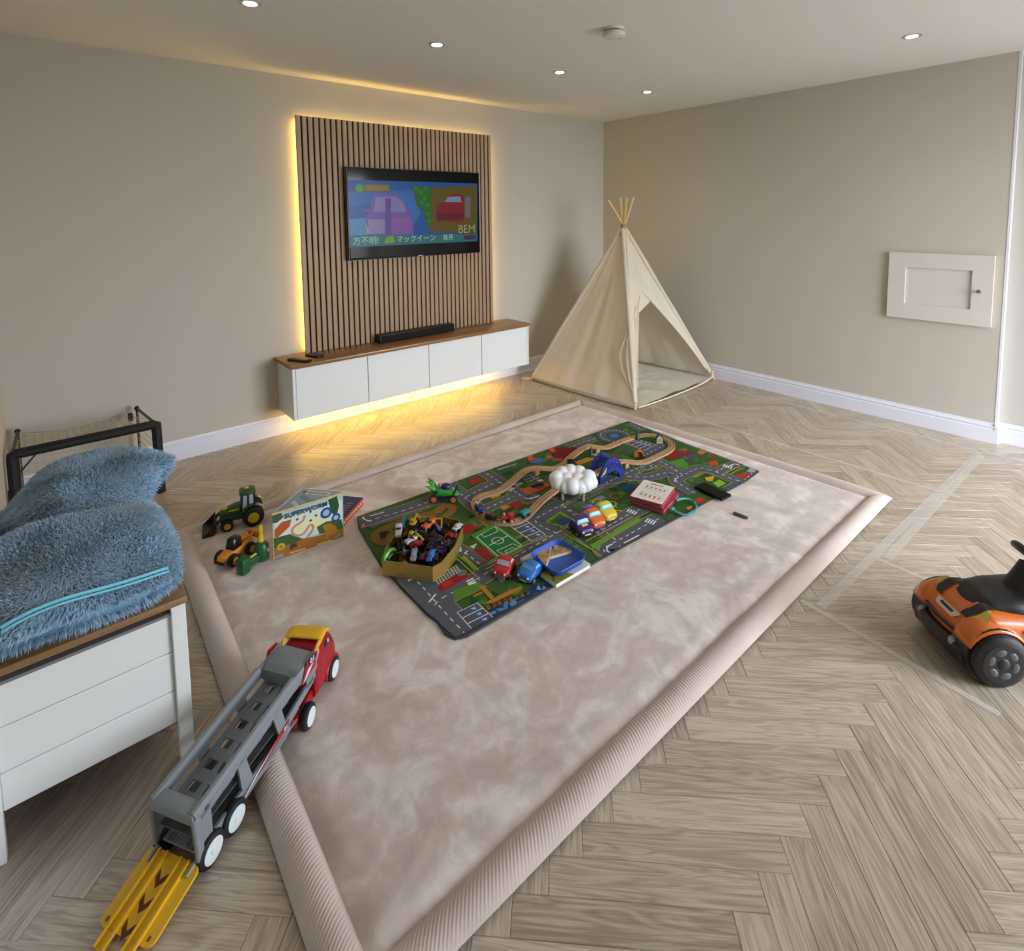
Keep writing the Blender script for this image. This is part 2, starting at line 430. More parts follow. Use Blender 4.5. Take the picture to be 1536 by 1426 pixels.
# ---------------------------------------------------------------- access hatch in the right wall
hx = -.026
hatch = MB()
y0, y1, z0, z1 = -3.165, -2.602, .733, 1.181; iy0, iy1, iz0, iz1 = -3.060, -2.702, .835, 1.083
hatch.box(hx, -.001, y0, iy0, z0, z1).box(hx, -.001, iy1, y1, z0, z1).box(hx, -.001, iy0, iy1, z0, iz0).box(hx, -.001, iy0, iy1, iz1, z1)
m_hatch = M('hatch_paint', '#d2ccc4', .5)
hd = struct('door_1', hatch, m_hatch, smooth=0)
MB().box(-.014, -.001, iy0, iy1, iz0, iz1).build('panel', m_hatch, hd, smooth=0)
kb = un((1469, 437), x=hx)
kn = MB().lathe([(.006, 0), (.005, .012), (.012, .018), (.014, .024), (.011, .029), (.004, .031)], (hx, kb[1], kb[2]), (-1, 0, 0), 16).build('knob', M('chrome', '#b9b9bb', .18, 1), hd)
kn['label'] = 'small polished chrome knob'

# ---------------------------------------------------------------- floor tape
m_tape = M('clear_tape', '#e9e6dd', .45, alpha=.28)
def tape(p0, p1, w, label):
    p0 = np.array(p0); p1 = np.array(p1); d = (p1-p0)/np.hypot(*(p1-p0)); n = np.array([-d[1], d[0]])*w/2; mb = MB(); c = (p0+p1)/2
    pts = [p0+n-c, p0-n-c, p1-n-c, p1+n-c]
    mb.prism([tuple(p) for p in pts], 0, .0004)
    o = mb.build('floor_tape', m_tape, None, (c[0], c[1], .0006+.0005*(len(label) % 3)), smooth=0); tag(o, label, 'tape', 'translucent tape strips stuck on the plank floor'); return o
def fl(x, y): return un((1180+x/4.456, 640+y/4.456), z=0)[:2]
tape((fl(1307, 137)+fl(1330,150))/2, fl(225, 1205), .035, 'wide translucent tape strip running from recess corner to the rug border')
tape(fl(1300, 190), fl(670, 880), .035, 'wide translucent tape strip, shorter of the two parallel lengths')
tape((-.205, -1.25), (-.215, -3.75), .030, 'narrow tape strip parallel to and nearest the right wall baseboard')
tape((-1.02, -1.40), (-1.0, -3.24), .030, 'narrow tape strip running from the tent past the rug corner')
tape(fl(590, 875), fl(1200, 1135), .022, 'narrow tape strip ending under the nose of the ride-on car')
tape(fl(95, 1160), un((1500, 1072), z=0)[:2], .022, 'narrow tape strip starting at the rug border beside the ride-on car')

# ---------------------------------------------------------------- ceiling fittings
m_bulb = M('lamp_glow', '#fff4e0', .5, emis=('#fff0d8', 30))
m_ring = M('lamp_ring', '#b9b6ae', .3, .6)
def downlight(x, y, label):
    t = thing('ceiling_light', label, 'ceiling light', (x, y, H), 0, 'recessed ceiling downlights')
    MB().lathe([(.030, -.0005), (.030, -.004), (.044, -.004), (.044, -.001), (.042, 0)], n=28).build('ring', m_ring, t)
    MB().lathe([(.0005, -.0052), (.027, -.0052), (.027, -.0045)], n=24).build('lens', m_bulb, t)
    l = bpy.data.lights.new('downlight_beam', 'SPOT'); l.energy = DOWN_W; l.color = (1, .86, .66); l.spot_size = math.radians(125); l.spot_blend = .8; l.shadow_soft_size = .03
    lo = bpy.data.objects.new('downlight_beam', l); col.objects.link(lo); lo.parent = t; lo.location = (0, 0, -.03)
DOWN_W = 6
row = 'recessed downlight in the row parallel to the slatted wall, '
downlight(-3.722, -1.185, row+'farthest from the right wall')
downlight(-2.766, -1.185, row+'second from the left wall')
downlight(-1.809, -1.175, row+'second from the right wall')
downlight(-.845, -1.165, row+'in the corner above the tent')
downlight(-.853, -2.89, 'recessed downlight in the ceiling above the small wall hatch')
t = thing('smoke_detector', 'white round smoke alarm on the ceiling', 'smoke alarm', (-2.206, -1.961, H))
m_plast = M('offwhite_plastic', '#d9d6cc', .5)
MB().lathe([(.052, 0), (.052, -.012), (.047, -.014)], n=32).build('base', m_plast, t)
MB().lathe([(.050, -.017), (.056, -.022), (.056, -.034), (.050, -.042), (.030, -.045), (.0005, -.045)], n=32).build('cover', m_plast, t)
mb = MB()
for i in range(20):
    a = 2*PI*i/20; mb.box(-.002, .002, -.0035, .0035, -.018, -.013); mb.xf(Matrix.Rotation(a, 4, 'Z') @ Matrix.Translation((.049, 0, 0)), len(mb.v)-8)
mb.build('vent', M('vent_dark', '#6b685f', .7), t, smooth=0)
MB().lathe([(.004, -.0445), (.004, -.0465), (.0005, -.0465)], (.030, -.012, 0), n=12).build('indicator', M('vent_dark'), t)

# ================================================================ MEDIA WALL
PX0, PX1, PZ0, PZ1 = -3.146, -1.514, .533, 2.138
t = thing('slat_wall_panel', 'tall oak slat panel with dark gaps on the wall behind the television', 'wall panel', ((PX0+PX1)/2, 0, PZ0))
W2 = (PX1-PX0)/2; PH = PZ1-PZ0
MB().box(-W2, W2, -.036, -.027, 0, PH).build('backing', M('black_felt', '#131110', .95), t, smooth=0)
m_slat = M_oak('slat_oak', '#86694f', '#aa8c6e', '#bca283', rough=.5)
NS = 41; pitch = (2*W2-.0275)/(NS-1)
for i in range(NS):
    mb = MB().box(-.0138, .0138, -.050, -.036, 0, PH); me_ = mb.build('slat', m_slat, t, (-W2+.01375+i*pitch, 0, 0), smooth=0)
    me = me_.data; ul = me.uv_layers.new(name='UVMap'); at = me.attributes.new('rnd', 'FLOAT_VECTOR', 'CORNER'); r = rng.random(3)*.8
    for lp in me.loops:
        co = me.vertices[lp.vertex_index].co; ul.data[lp.index].uv = (co.z, co.x+co.y); at.data[lp.index].vector = r
MB().box(-W2+.03, -W2+.15, -.027, -.001, .1, PH-.1).box(W2-.15, W2-.03, -.027, -.001, .1, PH-.1).box(-W2+.15, W2-.15, -.027, -.001, PH-.2, PH-.1).build('batten', M('batten_wood', '#8a7a60', .8), t, smooth=0)
m_led = M('led_warm', '#ffd880', .5, emis=('#ffd26a', 40))
MB().box(-W2+.018, -W2+.029, -.018, -.008, .02, PH-.03).box(W2-.029, W2-.018, -.018, -.008, .02, PH-.03).box(-W2+.03, W2-.03, -.018, -.008, PH-.045, PH-.035).build('led_strip', m_led, t, smooth=0)

# floating cabinets, four units under one worktop
CX = [-3.329, -2.818, -2.327, -1.833, -1.326]; CY, CZ0, CZ1 = -.300, .170, .508
m_cab = M('cabinet_white', '#dfe4e4', .38)
m_gap = M('cabinet_shadow_gap', '#6d7073', .8)
lab = ['white handleless wall cabinet under the two remote controls', 'white handleless wall cabinet under the left end of the soundbar', 'white handleless wall cabinet under the right end of the soundbar', 'white handleless wall cabinet next to the tent']
for i in range(4):
    x0, x1 = CX[i], CX[i+1]; w = x1-x0
    t = thing('media_cabinet', lab[i], 'cabinet', (x0, 0, CZ0), 0, 'floating cabinets below the television')
    mb = MB().box(.0005, .018, CY+.02, -.001, 0, CZ1-CZ0).box(w-.018, w-.0005, CY+.02, -.001, 0, CZ1-CZ0).box(.018, w-.018, CY+.02, -.001, 0, .018).box(.018, w-.018, CY+.02, -.001, CZ1-CZ0-.018, CZ1-CZ0).box(.018, w-.018, -.012, -.001, .018, CZ1-CZ0-.018)
    mb.build('body', m_cab, t, smooth=0)
    a, b = (.021 if i == 0 else .0025), (w-.021 if i == 3 else w-.0025)
    MB().rbox(a, b, CY, CY+.018, .002, CZ1-CZ0-.004, .0015, 1).build('door', m_cab, t, smooth=0)
    if i == 0: MB().box(0, .0185, CY, CY+.0195, 0, CZ1-CZ0).build('end_panel', m_cab, t, smooth=0)
    if i == 3: MB().box(w-.0185, w, CY, CY+.0195, 0, CZ1-CZ0).build('end_panel', m_cab, t, smooth=0)
m_top = M_oak('worktop_oak', '#6f4a26', '#8c6234', '#9f7644', rough=.28)
o = MB().rbox(-3.345, -1.312, -.314, -.0005, CZ1+.0005, .532, .003, 2).build('worktop', m_top)
tag(o, 'long brown oak worktop on the floating cabinets', 'worktop')
me = o.data; ul = me.uv_layers.new(name='UVMap'); at = me.attributes.new('rnd', 'FLOAT_VECTOR', 'CORNER')
for lp in me.loops:
    co = me.vertices[lp.vertex_index].co; ul.data[lp.index].uv = (co.x, co.y+co.z); at.data[lp.index].vector = (.5, .2, .7)
o = MB().box(-3.27, -1.55, -.16, -.148, CZ0-.011, CZ0-.001).build('led_strip_light', M('led_warm_floor', '#ffd880', .5, emis=('#ffcc58', 34)), smooth=0)
tag(o, 'glowing warm strip light under the floating cabinets', 'strip light')
o = MB().tube([(-2.325, -.025, .165), (-2.328, -.03, .12), (-2.322, -.03, .06), (-2.318, -.034, .012), (-2.30, -.05, .007)], .004, 8).build('cable', M('cream_plastic', '#e6dcc2', .5))
tag(o, 'short cream cable hanging below the cabinets to the floor', 'cable')

# television
TX0, TX1, TZ0, TZ1 = -2.837, -1.689, 1.153, 1.813
t = thing('television', 'black flat television mounted on the slat panel', 'television', ((TX0+TX1)/2, -.10, TZ0))
w, h = TX1-TX0, TZ1-TZ0; m_blk = M('gloss_black', '#070708', .3, spec=.3)
MB().rbox(-w/2, w/2, -.004, .02, 0, h, .004, 2).rbox(-w/2+.12, w/2-.12, .02, .045, .06, h-.12, .008, 2).build('casing', m_blk, t)
MB().rbox(-.2, .2, .044, .052, h*.3, h*.7, .002, 1).build('wall_bracket', M('bracket_black', '#161616', .6, .5), t)
MB().box(-w/2+.010, w/2-.010, -.0055, -.004, .018, h-.010).build('screen', M('screen_glass', '#040506', .10, spec=.25), t, smooth=0)
mb = MB(); e = .003
mb.box(-w/2, w/2, -.0065, -.004, 0, e).box(-w/2, w/2, -.0065, -.004, h-e, h).box(-w/2, -w/2+e, -.0065, -.004, e, h-e).box(w/2-e, w/2, -.0065, -.004, e, h-e)
mb.build('bezel', M('bezel_metal', '#4a4642', .35, .7), t, smooth=0)
P = Print(3e-5)
def tq(x, y):       # television crop -> picture plane
    p = un((510+x/6.982, 240+y/6.982), y=-.107); return (p[0]-(TX0+TX1)/2, p[2]-TZ0)
TP = lambda L, c: P.poly([tq(*q) for q in L], c)
TP([(80,205),(1440,245),(1440,850),(100,915)], '#1c5aa8')
TP([(85,330),(760,310),(800,430),(90,480)], '#2a6cb8'); TP([(95,620),(420,600),(420,780),(100,790)], '#4d93c8'); TP([(560,330),(760,350),(850,560),(700,780),(560,700)], '#2f78c4')
TP([(960,290),(1430,265),(1430,775),(920,750),(950,640)], '#6b5a10')           # brown-yellow board
TP([(760,262),(960,290),(960,680),(910,690),(880,540),(800,480)], '#23701c')   # hedge
for q in ((800,300),(850,340),(890,400),(920,470),(930,560),(860,450),(935,640),(900,300)): P.disc(tq(*q), .018, '#2f8a26', 10)
TP([(350,350),(600,345),(690,470),(740,560),(770,640),(770,780),(290,785),(265,640),(300,540)], '#7a5cb4')   # plain mauve car outline
TP([(375,385),(590,385),(660,440),(700,545),(350,545)], '#8f86c4'); TP([(475,400),(535,400),(535,775),(475,780)], '#6444a4')
TP([(290,620),(470,620),(470,770),(300,775)], '#9a8cb8'); TP([(540,610),(740,590),(760,700),(740,770),(540,772)], '#9060b0')
TP([(235,510),(320,520),(300,545),(245,535)], '#7a5cb4'); TP([(270,660),(310,760),(285,775)], '#c0b48a')
TP([(1010,470),(1100,440),(1130,370),(1250,350),(1300,380),(1300,640),(1240,660),(1080,640),(1010,655)], '#8e1a2e')   # plain red car outline
TP([(1095,440),(1130,385),(1260,380),(1275,440)], '#8a9ac0'); TP([(1010,560),(1300,550),(1290,620),(1020,630)], '#6a1222'); TP([(1310,390),(1365,380),(1365,600),(1310,600)], '#74747c')
TP([(160,255),(520,255),(520,330),(160,330)], '#7a6a1c'); P.disc(tq(205, 295), .028, '#4fae34', 14); TP([(265,262),(510,265),(510,320),(265,318)], '#94802c')
TP([(110,795),(1430,775),(1430,850),(110,905)], '#2c7a78'); TP([(1230,690),(1400,670),(1425,775),(1240,780)], '#5a5414'); TP([(1300,790),(1420,780),(1420,830),(1300,835)], '#4a2a5c')
TP([(470,840),(500,800),(560,795),(575,860),(470,875)], '#86b020')
P.build('picture', M_print('screen_picture', .25, .44, spec=.2), t, (0, -.0058, 0), (PI/2, 0, 0))
m_txt = M('screen_text', '#0a0a0a', .4, emis=('#a8d8c8', .5))
def ttext(s, a, size, m=m_txt, sp=1):
    q = tq(*a); text(s, size, m, t, (q[0], -.0105, q[1]), (PI/2, 0, 0), 'caption', .0002, space=sp)
ttext('方不明!', (270, 850), .062); ttext('マックイーン', (800, 825), .058); ttext('発見', (1130, 812), .05)
ttext('BEM', (1325, 725), .095, M('screen_text_dark', '#0a0a0a', .4, emis=('#a8a878', .5)))
MB().box(-.02, .02, -.0072, -.0064, .004, .010).build('maker_badge', M('badge_grey', '#9a9a9a', .4, .5), t, smooth=0)

# soundbar and remotes
t = thing('soundbar', 'long black soundbar on the oak worktop', 'soundbar', (-2.312, -.105, .532))
MB().rbox(-.330, .330, -.034, .034, .003, .062, .006, 3).build('body', M('speaker_black', '#0c0c0d', .45), t)
MB().box(-.322, .322, -.0352, -.034, .008, .056).build('grille', M('speaker_cloth', '#101011', .85, bump=(900, .6)), t, smooth=0)
MB().box(-.30, -.24, -.025, .025, 0, .003).build('foot', m_blk, t, smooth=0); MB().box(.24, .30, -.025, .025, 0, .003).build('foot', m_blk, t, smooth=0)
def remote(loc, rz, L, W, label, seed):
    t = thing('remote_control', label, 'remote control', loc, rz)
    MB().rbox(-L/2, L/2, -W/2, W/2, 0, .017, .006, 3).build('body', M('remote_black', '#101012', .4), t)
    r = random.Random(seed)
    for i in range(7):
        for j in range(3):
            b = MB().lathe([(.0035, 0), (.0035, .0012), (.0005, .0014)], (-L/2+.02+i*(L-.04)/6, (j-1)*W*.27, .0168), n=8).build('button', M('button_grey' if (i+j) % 3 else 'button_light', '#46474b' if (i+j) % 3 else '#8d8f94', .5), t)
remote((-3.255, -.225, .532), math.radians(-62), .17, .045, 'slim black remote control near the worktop end', 1)
remote((-3.138, -.17, .532), math.radians(-70), .13, .05, 'short chunky black remote control against the slat panel', 2)
# ================================================================ TENT
AP = np.array([-.64, -.775, 1.375])                         # where the poles cross
FT = [np.array(p) for p in ((-1.248, -.240, 0.), (-1.185, -1.335, 0.), (-.045, -1.318, 0.), (-.16, -.215, 0.))]   # back-left, front-left, front-right, back-right
m_canvas = M('canvas', '#e6ddcb', .9, bump=(260, .25), var=(6, .05))
nt = m_canvas.node_tree; tb = nt.nodes.new('ShaderNodeBsdfTranslucent'); tb.inputs['Color'].default_value = lin('#e2d8c4'); mx = nt.nodes.new('ShaderNodeMixShader'); mx.inputs[0].default_value = .28
nt.links.new(nt.nodes['Principled BSDF'].outputs[0], mx.inputs[1]); nt.links.new(tb.outputs[0], mx.inputs[2]); nt.links.new(mx.outputs[0], nt.nodes['Material Output'].inputs['Surface'])
m_pole = M('pine_pole', '#cdb17c', .6, var=(12, .08))
t = thing('play_tent', 'cream canvas teepee play tent with wooden poles and an open front flap', 'play tent', (0, 0, 0))
CA = [AP+d for d in (np.array([-.018, .01, -.05]), np.array([.0, -.03, -.05]), np.array([.028, -.012, -.05]), np.array([.012, .02, -.05]))]
XO = [np.array(p) for p in ((.010, -.012, 0), (.004, .016, 0), (-.012, .0, 0), (.0, -.004, 0))]
tops = [un((950, 295.4), y=-.86), un((934.5, 294), y=-.66), un((912.4, 300.6), y=-.70), un((932, 297), y=-.90)]
for i in range(4):
    a = FT[i]; x = AP+XO[i]*.9; e = tops[i] if i != 1 else x+(x-a)*.165
    if i == 2: e = tops[2]
    if i == 0: e = tops[0]
    if i == 3: e = x+(x-a)*.16
    MB().tube([a+(x-a)*s for s in np.linspace(0, 1, 8)]+[x+(e-x)*s for s in (.5, 1)], .0115, 10).build('pole', m_pole, t)
MB().tube([AP+np.array([.02*math.cos(k*.9), .02*math.sin(k*.9), -.03+.0025*k]) for k in range(22)], .004, 6).build('lashing', M('brown_cord', '#7b5f37', .9), t)
for i in range(4):                                          # sewn pole sleeves
    a, b = FT[i], CA[i]; mb = MB(); n = 14
    c = (FT[0]+FT[2])/2; out = np.array([a[0]-c[0], a[1]-c[1], 0]); out /= np.linalg.norm(out)
    xx = AP+XO[i]*.9; pts = [a+(xx-a)*s+out*.001 for s in np.linspace(.035, .965, n)]
    mb.tube(pts, [.0185+.0016*math.sin(5*k+i) for k in range(n)], 12).build('pole_sleeve', m_canvas, t)
def nz(u, v, s): return math.sin(u*7+s)*math.cos(v*5+s*2)+.6*math.sin(u*17+v*9+s*3)+.5*math.sin(v*23-u*11+s)
def cloth(name, A, B, C, D, n, amp, seed, sag=.02, nu=30, nv=30):
    """quad sheet A-B (bottom), D-C (top) with folds running upward"""
    A, B, C, D = map(np.array, (A, B, C, D)); nn = np.array(n, float)
    def f(u, v):
        p = (A*(1-u)+B*u)*(1-v)+(D*(1-u)+C*u)*v
        e = math.sin(PI*u)**.7*(1-v*.7)
        fold = (math.sin(u*21+v*2+seed)+.7*math.sin(u*37-v*3+seed*2)+.5*nz(u, v, seed))*amp*e
        return p-nn*sag*math.sin(PI*u)*math.sin(PI*min(1, v*1.1))+nn*fold
    mb = MB().grid(f, nu, nv); o = mb.build(name, m_canvas, t, smooth=60)
    return o
def nrm(a, b, c):
    n = np.cross(np.array(b)-np.array(a), np.array(c)-np.array(a)); return n/np.linalg.norm(n)
up = np.array([0, 0, .03])
cen = np.array([-.65, -.77, .4])
def outward(n, p): return n if np.dot(n, np.array(p)-cen) > 0 else -n
for nm, i, j, sd in (('side_panel', 0, 1, 1.), ('back_panel', 3, 0, 2.), ('side_panel', 2, 3, 3.)):
    n = outward(nrm(FT[i], FT[j], AP), (FT[i]+FT[j])/2)
    cloth(nm, FT[i]+up, FT[j]+up, CA[j], CA[i], n, .006, sd)
# front: closed top part, flap bundled at the near pole, right flap tied to the far pole
nF = outward(nrm(FT[1], FT[2], AP), (FT[1]+FT[2])/2)
def on_front(q, push=0):
    n = nF; d = CW+(q[0]-CCX)/CF*CR-(q[1]-CCY)/CF*CU; s = np.dot(FT[1]-CPOS, n)/np.dot(d, n); return CPOS+d*s+n*push
fk = lambda x, y: (890+x/6.79, 430+y/6.79)
OA = on_front(fk(485, 40)); PLm = FT[1]+(CA[1]-FT[1])*.46; PRm = FT[2]+(CA[2]-FT[2])*.60
def strip(name, rows, amp=.004, seed=0, nu=24, nv=14, n=nF):
    """rows: list of (left, right) points from top to bottom"""
    L = smooth_path([r[0] for r in rows], 2); R = smooth_path([r[1] for r in rows], 2); k = len(L)-1
    def f(u, v):
        i = min(int(u*k), k-1); s = u*k-i; a = L[i]*(1-s)+L[i+1]*s; b = R[i]*(1-s)+R[i+1]*s
        return a*(1-v)+b*v+n*amp*(math.sin(v*13+seed+u*3)+.6*math.sin(v*29+u*5+seed))*math.sin(PI*v)**.5
    return MB().grid(f, nu, nv).build(name, m_canvas, t, smooth=60)
strip('front_panel', [(CA[1], CA[2]), (CA[1]*.6+PLm*.4, CA[2]*.6+PRm*.4), (PLm, PRm), ], .003, 1.)
sl = lambda k: FT[1]+(CA[1]-FT[1])*k; sr = lambda k: FT[2]+(CA[2]-FT[2])*k
strip('front_panel', [(PLm, OA+nF*.004), (sl(.40)+nF*.012, on_front(fk(462, 130), .01)), (sl(.30)+nF*.015, on_front(fk(452, 330), .012)), (sl(.2)+nF*.015, on_front(fk(445, 600), .012)), (sl(.08)+nF*.01, on_front(fk(450, 1000), .008))], .006, 2.)
strip('front_panel', [(OA+nF*.004, PRm), (on_front(fk(640, 220), .01), sr(.48)+nF*.004), (on_front(fk(800, 400), .012), sr(.36)+nF*.006), (on_front(fk(930, 560), .012), sr(.24)+nF*.006), (on_front(fk(1060, 730), .01), sr(.13)+nF*.01), (on_front(fk(1130, 830), .006), sr(.05)+nF*.008)], .007, 3.)
# flap pulled round the near pole on to the left side
nL = outward(nrm(FT[0], FT[1], AP), (FT[0]+FT[1])/2)
def on_left(q, push):
    d = CW+(q[0]-CCX)/CF*CR-(q[1]-CCY)/CF*CU; s = np.dot(FT[0]-CPOS, nL)/np.dot(d, nL); return CPOS+d*s+nL*push
strip('tied_flap', [(on_left(fk(362, 440), .012), sl(.42)+nL*.02), (on_left(fk(290, 580), .014), sl(.36)+nL*.022), (on_left(fk(222, 710), .016), sl(.3)+nL*.022), (on_left(fk(270, 850), .016), sl(.22)+nL*.022), (on_left(fk(330, 970), .016), sl(.15)+nL*.022), (on_left(fk(400, 1060), .014), sl(.09)+nL*.02)], .004, 4., n=nL)
# ground sheet and its rope edge
def gs(u, v):
    a = FT[1]*(1-u)+FT[2]*u; b = FT[0]*(1-u)+FT[3]*u; p = a*(1-v)+b*v
    e = math.sin(PI*u)*math.sin(PI*v)
    return (p[0], p[1], .008+.010*abs(nz(u*1.6, v*1.7, .7))*e+.02*max(0, .25-v)*4*math.sin(PI*u)*(.4+.6*math.sin(u*11)**2))
MB().grid(gs, 40, 40).build('ground_sheet', M('ground_sheet_cloth', '#e8e2d6', .9, bump=(120, .4)), t, smooth=60)
ed = smooth_path([FT[1]+np.array([.03, -.005, .012]), FT[1]*.66+FT[2]*.34+np.array([0, -.03, .012]), FT[1]*.3+FT[2]*.7+np.array([0, -.035, .018]), FT[2]+np.array([-.06, -.02, .03]), FT[2]+np.array([-.03, -.004, .085])], 3)
MB().tube(ed, .006, 8).build('rope_edge', M('cream_rope', '#ddd2b8', .8), t)
ed = smooth_path([FT[0]+np.array([.0, -.03, .01]), FT[0]*.6+FT[1]*.4+np.array([-.018, 0, .012]), FT[0]*.3+FT[1]*.7+np.array([-.022, 0, .010]), FT[1]+np.array([-.01, .03, .012])], 3)
MB().tube(ed, .007, 8).build('hem', M('canvas_grey_hem', '#8d8878', .9), t)
MB().tube(smooth_path([FT[0]+np.array([-.01, .0, .02]), FT[0]+np.array([-.05, .02, .012]), FT[0]+np.array([-.06, .06, .01]), FT[0]+np.array([-.02, .08, .012]), FT[0]+np.array([.0, .03, .02])], 3), .0045, 6).build('tie_cord', M('cream_rope'), t)

# ================================================================ GOAL
t = thing('football_goal', 'small black framed football goal with a yellow net behind the cushions', 'football goal', (0, 0, 0))
GX0, GX1, GY0, GY1, GZ, GZB = -4.652, -4.080, -.40, -.062, .375, .385
m_gp = M('goal_black', '#0d0d0e', .6); r = .024
MB().tube([(GX0, GY0, .0), (GX0, GY0, GZ-.02)], r, 10).tube([(GX0+.002, GY0+.002, .02), (GX0+.002, GY0+.002, GZ*.55)], r*1.25, 10).build('post', m_gp, t)
MB().tube([(GX1, GY0, .0), (GX1, GY0, GZ-.02)], r, 10).build('post', m_gp, t)
MB().tube([(GX0, GY0, GZ-.022), (GX0, GY0, GZ-.004), (GX0+.012, GY0, GZ), (GX1-.012, GY0, GZ), (GX1, GY0, GZ-.004), (GX1, GY0, GZ-.022)], r, 10).build('crossbar', m_gp, t)
m_gt = M('goal_tube_grey', '#3b3a39', .4, .6)
bx0, bx1 = -4.640, -4.128
for a, b in ((GX0, bx0), (GX1, bx1)):
    MB().tube([(a, GY0, GZ), (b, GY1, GZB)], .0065, 8).build('top_stay', m_gt, t)
    MB().ell((b, GY1, GZB), (.013, .013, .013), 10, 8).build('stay_cap', m_gp, t)
    MB().tube([(b, GY1, GZB), (b, GY1, .004)], .0065, 8).build('rear_stay', m_gt, t)
MB().tube([(bx0, GY1, .008), (bx1, GY1, .008)], .0065, 8).build('ground_bar', m_gt, t)
MB().tube([(GX0+.01, GY0, GZ*.72), (GX0+.09, GY0-.004, GZ-.01)], .004, 6).build('brace', m_gt, t)
m_net = M('net_yellow', '#b3a068', .8); m_net2 = M('net_knot', '#6d6142', .8)
def net(pts_fn, nu, nv, name, rr=.0011):
    mb = MB()
    for i in range(nu+1): mb.tube([pts_fn(i/nu, s) for s in np.linspace(0, 1, 10)], rr, 4)
    for j in range(nv+1): mb.tube([pts_fn(s, j/nv) for s in np.linspace(0, 1, 14)], rr, 4)
    o = mb.build(name, m_net, t, smooth=0, fix=False); o['kind'] = 'stuff'
def nb(u, v):
    x = bx0+(bx1-bx0)*u; return (x, GY1-.02*math.sin(PI*v)-.03*math.sin(PI*u)*v, GZB-.012-.03*math.sin(PI*u)-(GZB-.03)*v)
net(nb, 16, 9, 'back_net')
def ntop(u, v):
    x0 = GX0+(GX1-GX0)*u; x1 = bx0+(bx1-bx0)*u; return (x0+(x1-x0)*v, GY0+(GY1-GY0)*v, GZ+(GZB-.012-GZ)*v-.03*math.sin(PI*u)*v-.01*math.sin(PI*v))
net(ntop, 16, 7, 'top_net')
for s_, gx, bx in ((0, GX0, bx0), (1, GX1, bx1)):
    net(lambda u, v: (gx+(bx-gx)*u, GY0+(GY1-GY0)*u, (GZ-.02)*(1-v)+.01*v-.01*math.sin(PI*u)), 8, 9, 'side_net')
MB().rbox(-.012, .012, -.006, .006, -.022, .022, .003, 1).build('clip', m_gp, t, (bx1-.035, GY1-.03, GZB-.035), smooth=0)

# ================================================================ STORAGE BENCH
t = thing('storage_bench', 'white panelled storage bench with a brown wooden lid', 'storage bench', (-4.470, -2.21, 0))
m_bw = M('bench_white', '#e4e8e7', .5)
bx0, bx1, by1, lg = -.205, .211, .86, .034
for x in (bx0, bx1-lg):
    for y in (0, by1-lg):
        mb = MB(); mb.rbox(x, x+lg, y, y+lg, 0, .452, .002, 1); mb.build('leg', m_bw, t, smooth=0)
def boards(x0, x1, axis, pos):
    for a, b in ((.116, .208), (.2095, .318), (.3195, .424)):
        mb = MB()
        if axis == 'x': mb.rbox(x0, x1, pos, pos+.012, a, b, .003, 1)
        else: mb.rbox(pos, pos+.012, x0, x1, a, b, .003, 1)
        mb.build('board', m_bw, t, smooth=0)
    mb = MB()
boards(bx0+lg, bx1-lg, 'x', .012); boards(bx0+lg, bx1-lg, 'x', by1-.024); boards(lg, by1-lg, 'y', bx1-.024); boards(lg, by1-lg, 'y', bx0+.012)
m_bg = M('bench_grey', '#77787a', .6)
MB().box(bx0+lg, bx1-lg, .006, .026, .424, .432).build('top_rail', m_bg, t, smooth=0)
MB().box(bx0+lg, bx1-lg, by1-.026, by1-.006, .424, .432).build('top_rail', m_bg, t, smooth=0)
MB().box(bx1-.028, bx1-.006, lg, by1-lg, .424, .432).build('top_rail', m_bg, t, smooth=0)
MB().box(bx0+.02, bx1-.024, .02, by1-.02, .110, .120).build('bottom_panel', M('bench_inside', '#2a1d18', .8), t, smooth=0)
MB().box(bx0+.03, bx1-.03, .032, by1-.03, .120, .41).build('contents', M('bench_inside'), t, smooth=0)
m_lid = M_oak('lid_wood', '#6d5234', '#8a6a45', '#9d7d55', rough=.5)
o = MB().rbox(bx0+.004, bx1+.004, -.012, by1+.01, .453, .474, .006, 2).build('lid', m_lid, t, smooth=40)
me = o.data; ul = me.uv_layers.new(name='UVMap'); at = me.attributes.new('rnd', 'FLOAT_VECTOR', 'CORNER')
for lp in me.loops:
    co = me.vertices[lp.vertex_index].co; ul.data[lp.index].uv = (co.x, co.y+co.z); at.data[lp.index].vector = (.4, .3, .1)

